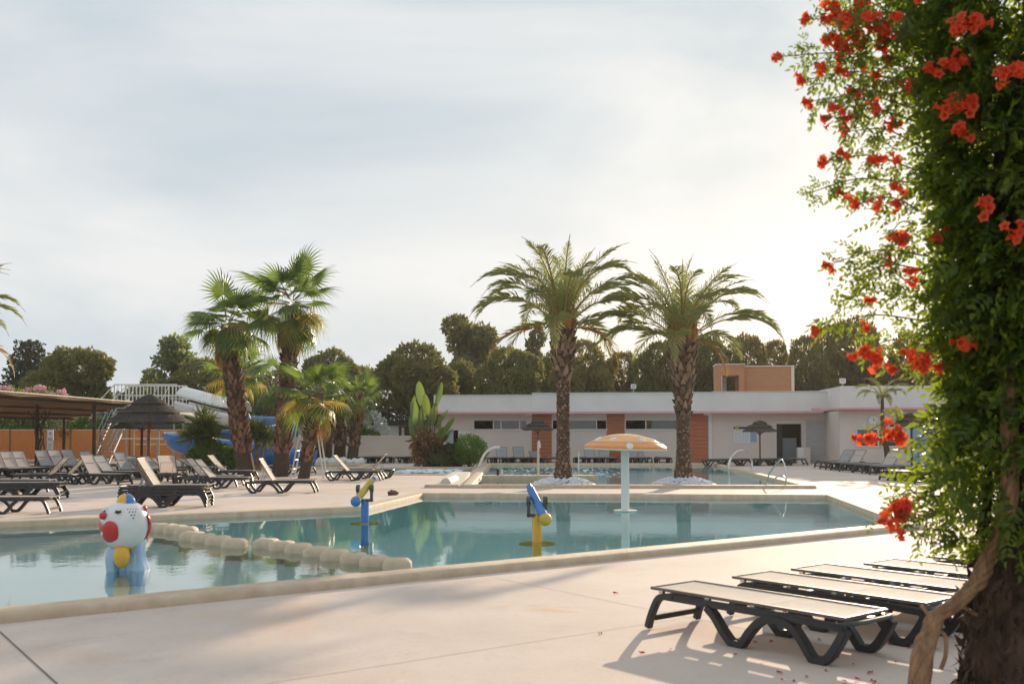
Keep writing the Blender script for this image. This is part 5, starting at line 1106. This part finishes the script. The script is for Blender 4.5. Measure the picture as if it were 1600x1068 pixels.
# shaggy bark strips
rng = np.random.default_rng(9); n = 1600; a = rng.random(n)*2*math.pi; z = rng.random(n)**1.3*1.9; r_ = np.interp(z, [0, .35, .75, 1.0, 1.5, 3.9], [.37, .34, .30, .22, .19, .15]); P = np.stack([.02+r_*np.cos(a), r_*np.sin(a), z], 1); dn = np.stack([np.cos(a)*.35, np.sin(a)*.35, np.where(rng.random(n) < .6, -1., 1.)], 1); Dn, Sn = rot_basis(dn, rng, .35); Ls = .05+.09*rng.random(n); V, F = leaf_quads(P, Dn, Sn, Ls, Ls*.16); o = link('bark_strips', nmesh('bark_strips', V, F, 'vine_trunk'), vt); o['kind'] = 'stuff'
# braided woody stem bending out from the trunk
path = [vl(1428, 1085, -.12), vl(1440, 1030, -.12), vl(1455, 985, -.1), vl(1462, 962, -.1), vl(1490, 945, -.12), vl(1520, 915, -.12), vl(1540, 880, -.12), vl(1562, 840, -.15), vl(1575, 780, -.18), vl(1580, 700, -.18), vl(1570, 560, -.2)]
path[0].z = -.02; C = cat_curve(path, 8)
for q in range(7):
    mb = MB(); pts = []
    for i, p in enumerate(C):
        a = q*.9+i*.17+.4*math.sin(i*.3+q); rr_ = (.038 if q else .012)*(1.1-.3*i/len(C)); pts.append(p+Vector((math.cos(a)*rr_, math.sin(a)*rr_, math.sin(a*1.3)*rr_*.5)))
    mb.tube(pts, [(.045 if q == 0 else .026+.006*math.sin(i*.5+q))*(1-.25*i/len(C)) for i in range(len(C))], 9); mb.build('woody_stem', 'vine_stem', vt, smooth='all')
for pts in ([vl(1450, 985, -.1), vl(1475, 990, -.14), vl(1478, 1020, -.14), vl(1470, 1045, -.14)], [vl(1500, 945, -.1), vl(1535, 960, -.05), vl(1552, 925, -.08)], [vl(1440, 945, -.1), vl(1455, 968, -.12), vl(1450, 990, -.14)]):
    mb = MB(); mb.tube(cat_curve(pts, 5), .012, 6); mb.build('twig', 'vine_stem', vt, smooth=True)
# compound leaves
def compound(P, Dr, rng, L, nl=4):
    n = len(P); V, F = [], []; Dn, Sn = rot_basis(Dr, rng, .25); U = np.cross(Dn, Sn); base = 0
    for j in range(nl+1):
        f_ = (j+.6)/(nl+1); C_ = P + Dn*(L*f_)[:, None] + np.array([0, 0, -1.])*(L*.28*f_*f_)[:, None]
        for s in ((-1, 1) if j < nl else (0,)):
            d = Dn*.55 + Sn*s*.85 + rng.normal(0, .18, (n, 3)) + np.array([0, 0, -.22]) if s else Dn + rng.normal(0, .15, (n, 3)) + np.array([0, 0, -.35]); d /= np.linalg.norm(d, axis=1)[:, None]
            side = np.cross(d, U + rng.normal(0, .35, (n, 3))); side /= np.linalg.norm(side, axis=1)[:, None]; nr = np.cross(side, d); l = (L*.36*(.8+.4*rng.random(n)))[:, None]; w_ = l*.25
            q = np.stack([C_, C_+d*l*.3+side*w_+nr*w_*.35, C_+d*l*.68+side*w_*.7+nr*w_*.25, C_+d*l*1.05-nr*l*.12, C_+d*l*.68-side*w_*.7+nr*w_*.25, C_+d*l*.3-side*w_+nr*w_*.35], 1).reshape(-1, 3)
            ii = (np.arange(n)*6)[:, None]+base; F += [np.concatenate([ii+0, ii+1, ii+2, ii+3], 1), np.concatenate([ii+0, ii+3, ii+4, ii+5], 1)]; V.append(q); base += n*6
    return np.concatenate(V), np.concatenate(F)
rng = np.random.default_rng(21)
ys = [-500, -260, -100, 0, 100, 200, 260, 330, 400, 500, 560, 610, 650, 700, 760, 820, 862]; bd_ = [1470, 1440, 1440, 1448, 1455, 1470, 1472, 1490, 1478, 1478, 1500, 1506, 1488, 1470, 1462, 1468, 1505]
npt = 12000; py = rng.uniform(-480, 862, npt); edge = np.interp(py, ys, bd_); Rm = (1606-edge)*kk; Rm = np.maximum(Rm, .2)
lump = .10*np.sin(py*.045)+.08*np.sin(py*.11+1)
ang = rng.random(npt)*2*math.pi; rr_ = Rm*np.clip(.34+.68*rng.random(npt)**.85+(.10+.5*lump)*rng.normal(0, 1, npt)*.9, .12, 1.35); lowz = np.clip((py-590)/120, 0, 1)
P = np.stack([rr_*np.cos(ang)+.05, rr_*.85*np.sin(ang), CAMH+(674-py)*kk], 1); keepm = (lowz < .02) | (rng.random(npt) > lowz*.58); P, ang = P[keepm], ang[keepm]
Dr = np.stack([np.cos(ang), np.sin(ang)*.85, -.25+.5*rng.normal(0, .5, len(P))], 1); V1, F1 = compound(P, Dr, rng, .075+.115*rng.random(len(P))**1.4)
# sprays reaching out to the left
SPR = [((1420, 40), (1275, -15)), ((1420, 60), (1265, 30)), ((1430, 110), (1222, 88)), ((1420, 130), (1258, 125)), ((1430, 170), (1268, 158)), ((1430, 190), (1300, 182)), ((1440, 230), (1328, 205)), ((1430, 265), (1290, 252)), ((1420, 285), (1255, 305)), ((1440, 330), (1340, 318)),
 ((1450, 400), (1300, 412)), ((1440, 420), (1325, 440)), ((1450, 470), (1312, 470)), ((1440, 500), (1280, 515)), ((1450, 540), (1340, 552)), ((1470, 560), (1400, 572)), ((1450, 660), (1345, 680)), ((1450, 770), (1385, 805)), ((1450, 810), (1410, 830)), ((1470, 830), (1430, 852)),
 ((1440, 10), (1340, -20)), ((1440, 90), (1320, 70)), ((1440, 150), (1340, 140)), ((1430, 350), (1385, 375)), ((1480, 695), (1425, 690)), ((1440, 780), (1400, 780)), ((1430, 20), (1300, 55)), ((1400, 100), (1290, 105)), ((1400, 150), (1310, 165)), ((1400, 60), (1330, 25)), ((1430, 450), (1350, 425)), ((1460, 800), (1440, 845))]
Ps, Ds, TIPS = [], [], []; mb = MB(); rnd = random.Random(5)
for k, (a, b) in enumerate(SPR):
    dy = rnd.uniform(-.45, .25); A, B = vl(*a, dy*.4), vl(*b, dy); mid = A.lerp(B, .5)+Vector((0, 0, .06)); cv_ = cat_curve([A, mid, B], 8); mb = MB(); mb.tube(cv_, [.006-.0002*i for i in range(len(cv_))], 5); mb.build('spray_stem', 'vine_stem', vt); TIPS.append((B, (B-mid).normalized())); m_ = int((B-A).length/(.013 if b != (1345, 680) else .035))
    for i in range(m_):
        f_ = i/m_; p = cv_[min(int(f_*(len(cv_)-1)), len(cv_)-2)]; sp_ = .02+.09*(1-f_); Ps.append(p+Vector((rnd.gauss(0, sp_), rnd.gauss(0, sp_), rnd.gauss(0, sp_*.8)))); dd = (B-A).normalized()*.5+Vector((rnd.gauss(0, .6), rnd.gauss(0, .6), rnd.gauss(-.1, .6))); Ds.append(dd)
Ps, Ds = np.array(Ps), np.array(Ds); V2_, F2_ = compound(Ps, Ds, rng, .07+.05*rng.random(len(Ps)), 3)
link('crown', nmesh('crown', np.concatenate([V1, V2_]), np.concatenate([F1, F2_+len(V1)]), 'vine_leaf'), vt)
# trumpet flower clusters
def flower_cluster(seed, nfl=6, side=False):
    rnd = random.Random(seed); mb = MB()
    for k in range(nfl):
        d = Vector((rnd.gauss(0, .55), rnd.gauss(0, .55), 1)).normalized(); o = Vector((rnd.gauss(0, .018), rnd.gauss(0, .018), 0)); q = d.to_track_quat('Z', 'Y').to_matrix().to_4x4(); M_ = Matrix.Translation(o) @ q; L = rnd.uniform(.055, .085) if k < nfl-2 else rnd.uniform(.03, .045)
        n = 10; prof = [(.004, 0), (.007, L*.35), (.012, L*.75), (.015, L)]; vs = []
        for r_, z in prof:
            for j in range(n): a = 2*math.pi*j/n; vs.append(M_ @ Vector((r_*math.cos(a), r_*math.sin(a), z)))
        if k < nfl-2:
            for j in range(n): a = 2*math.pi*j/n; r_ = .036 if j % 2 == 0 else .024; vs.append(M_ @ Vector((r_*math.cos(a), r_*math.sin(a), L+(.004 if j % 2 == 0 else .008))))
        m_ = len(vs)//n; mb.add(vs, [(i*n+j, i*n+(j+1) % n, (i+1)*n+(j+1) % n, (i+1)*n+j) for i in range(m_-1) for j in range(n)])
    return mb.mesh('flower_cluster', 'trumpet', smooth='all', fix=False)
FC = [flower_cluster(k, 6+k % 3) for k in range(6)]
def put_flower(p, d, k, s=1.): q = Vector(d).to_track_quat('Z', 'Y'); link('flower_cluster', FC[k % 6], vt, p, q.to_euler(), s)
for k, (B, d) in enumerate(TIPS):
    if SPR[k][1] not in ((1255, 305), (1312, 470), (1425, 690), (1400, 780), (1350, 425), (1440, 845), (1325, 440), (1430, 852), (1385, 375)): put_flower(B, d, k, .75)
    if B.z > 1.9: put_flower(B.lerp(Vector((0, -.3, B.z)), .18+.05*(k % 4)), d+Vector((.2*(k % 3)-.2, -.6, .2)), k+2, .62)
    if B.z > 2.6 and k % 2: put_flower(B+Vector((.22+.07*(k % 3), -.05, .04*((k % 5)-2))), d+Vector((0, -.5, .1)), k+1, .75); put_flower(B+Vector((.10, -.05, -.06+.03*(k % 4))), d+Vector((.1, -.3, .3)), k+3, .7)
for k, (px, y_) in enumerate([(1510, 45), (1475, 105), (1590, 112), (1493, 172), (1500, 205), (1535, 325), (1580, 367), (1400, 375), (1500, 537), (1425, 568), (1350, 552), (1372, 556), (1440, 572), (1395, 685), (1355, 682), (1385, 676), (1398, 795), (1412, 790), (1388, 812), (1290, 15), (1310, 30), (1340, 12), (1360, 45), (1385, 50), (1330, 60), (1300, 70)]):
    e = float(np.interp(y_, ys, bd_)); dx_ = (1606-px)*kk; Rr = (1606-e)*kk; dy = -math.sqrt(max(.0, Rr*Rr-dx_*dx_))*.85-.10; p = vl(px, y_, dy); put_flower(p, (rnd.uniform(-.6, .2), -1, rnd.uniform(-.2, .3)), k, 1.0); 
    if k < 4: put_flower(p+Vector((.05, .0, .02)), (rnd.uniform(-.2, .6), -1, .2), k+2, .95); put_flower(p+Vector((-.05, .0, -.02)), (-.8, -.6, .1), k+3, .9)
# fallen petals
pm = [None, None]
for i in range(2):
    rnd = random.Random(i); mb = MB(); vs = [(0, 0, .012)]
    for j in range(7): a = j*.9; r_ = rnd.uniform(.012, .032); vs.append((r_*math.cos(a), r_*math.sin(a)*.7, rnd.uniform(.002, .03)))
    mb.add(vs, [(0, j+1, (j+1) % 7+1) for j in range(7)]); pm[i] = mb.mesh('fallen_blossom', 'petal', fix=False)
rnd = random.Random(44); PP = [(1218, 1052), (1222, 1062), (1333, 1038), (1345, 1008), (1380, 1000), (1390, 1006), (1340, 1062), (1420, 1012), (1465, 1015), (1150, 1022), (1190, 1037), (1135, 990), (1003, 1022), (938, 990), (962, 928), (1290, 1048), (1310, 1028), (1360, 1052), (1400, 1035), (1440, 1040), (1260, 1058), (1205, 1003), (1180, 1004), (1280, 1000), (1320, 1066), (1365, 1066), (1048, 1014), (1240, 1064)]
for k, (px, y_) in enumerate(PP):
    o = link('fallen_blossom', pm[k % 2], None, G(px, y_), (0, 0, rnd.uniform(0, 6)), rnd.uniform(.55, 1.25)); tag(o, 'small fallen red blossom lying on the deck by the near loungers', 'blossom', 'fallen blossoms on the deck')

# ================================================================ HAZE
mh_ = bpy.data.materials.new('haze'); mh_.use_nodes = True; t = mh_.node_tree; t.nodes.clear(); pv = t.nodes.new('ShaderNodeVolumePrincipled'); oo = t.nodes.new('ShaderNodeOutputMaterial'); t.links.new(pv.outputs[0], oo.inputs['Volume'])
pv.inputs['Color'].default_value = (.93, .90, .86, 1); pv.inputs['Density'].default_value = .0003; pv.inputs['Anisotropy'].default_value = .4; MATS['haze'] = mh_
mb = MB(); mb.bx(-262, 262, -62, 332, -2.1, 14.5); hz = mb.build('haze', 'haze'); hz['kind'] = 'stuff'; hz['label'] = 'thin warm evening haze over the whole place'
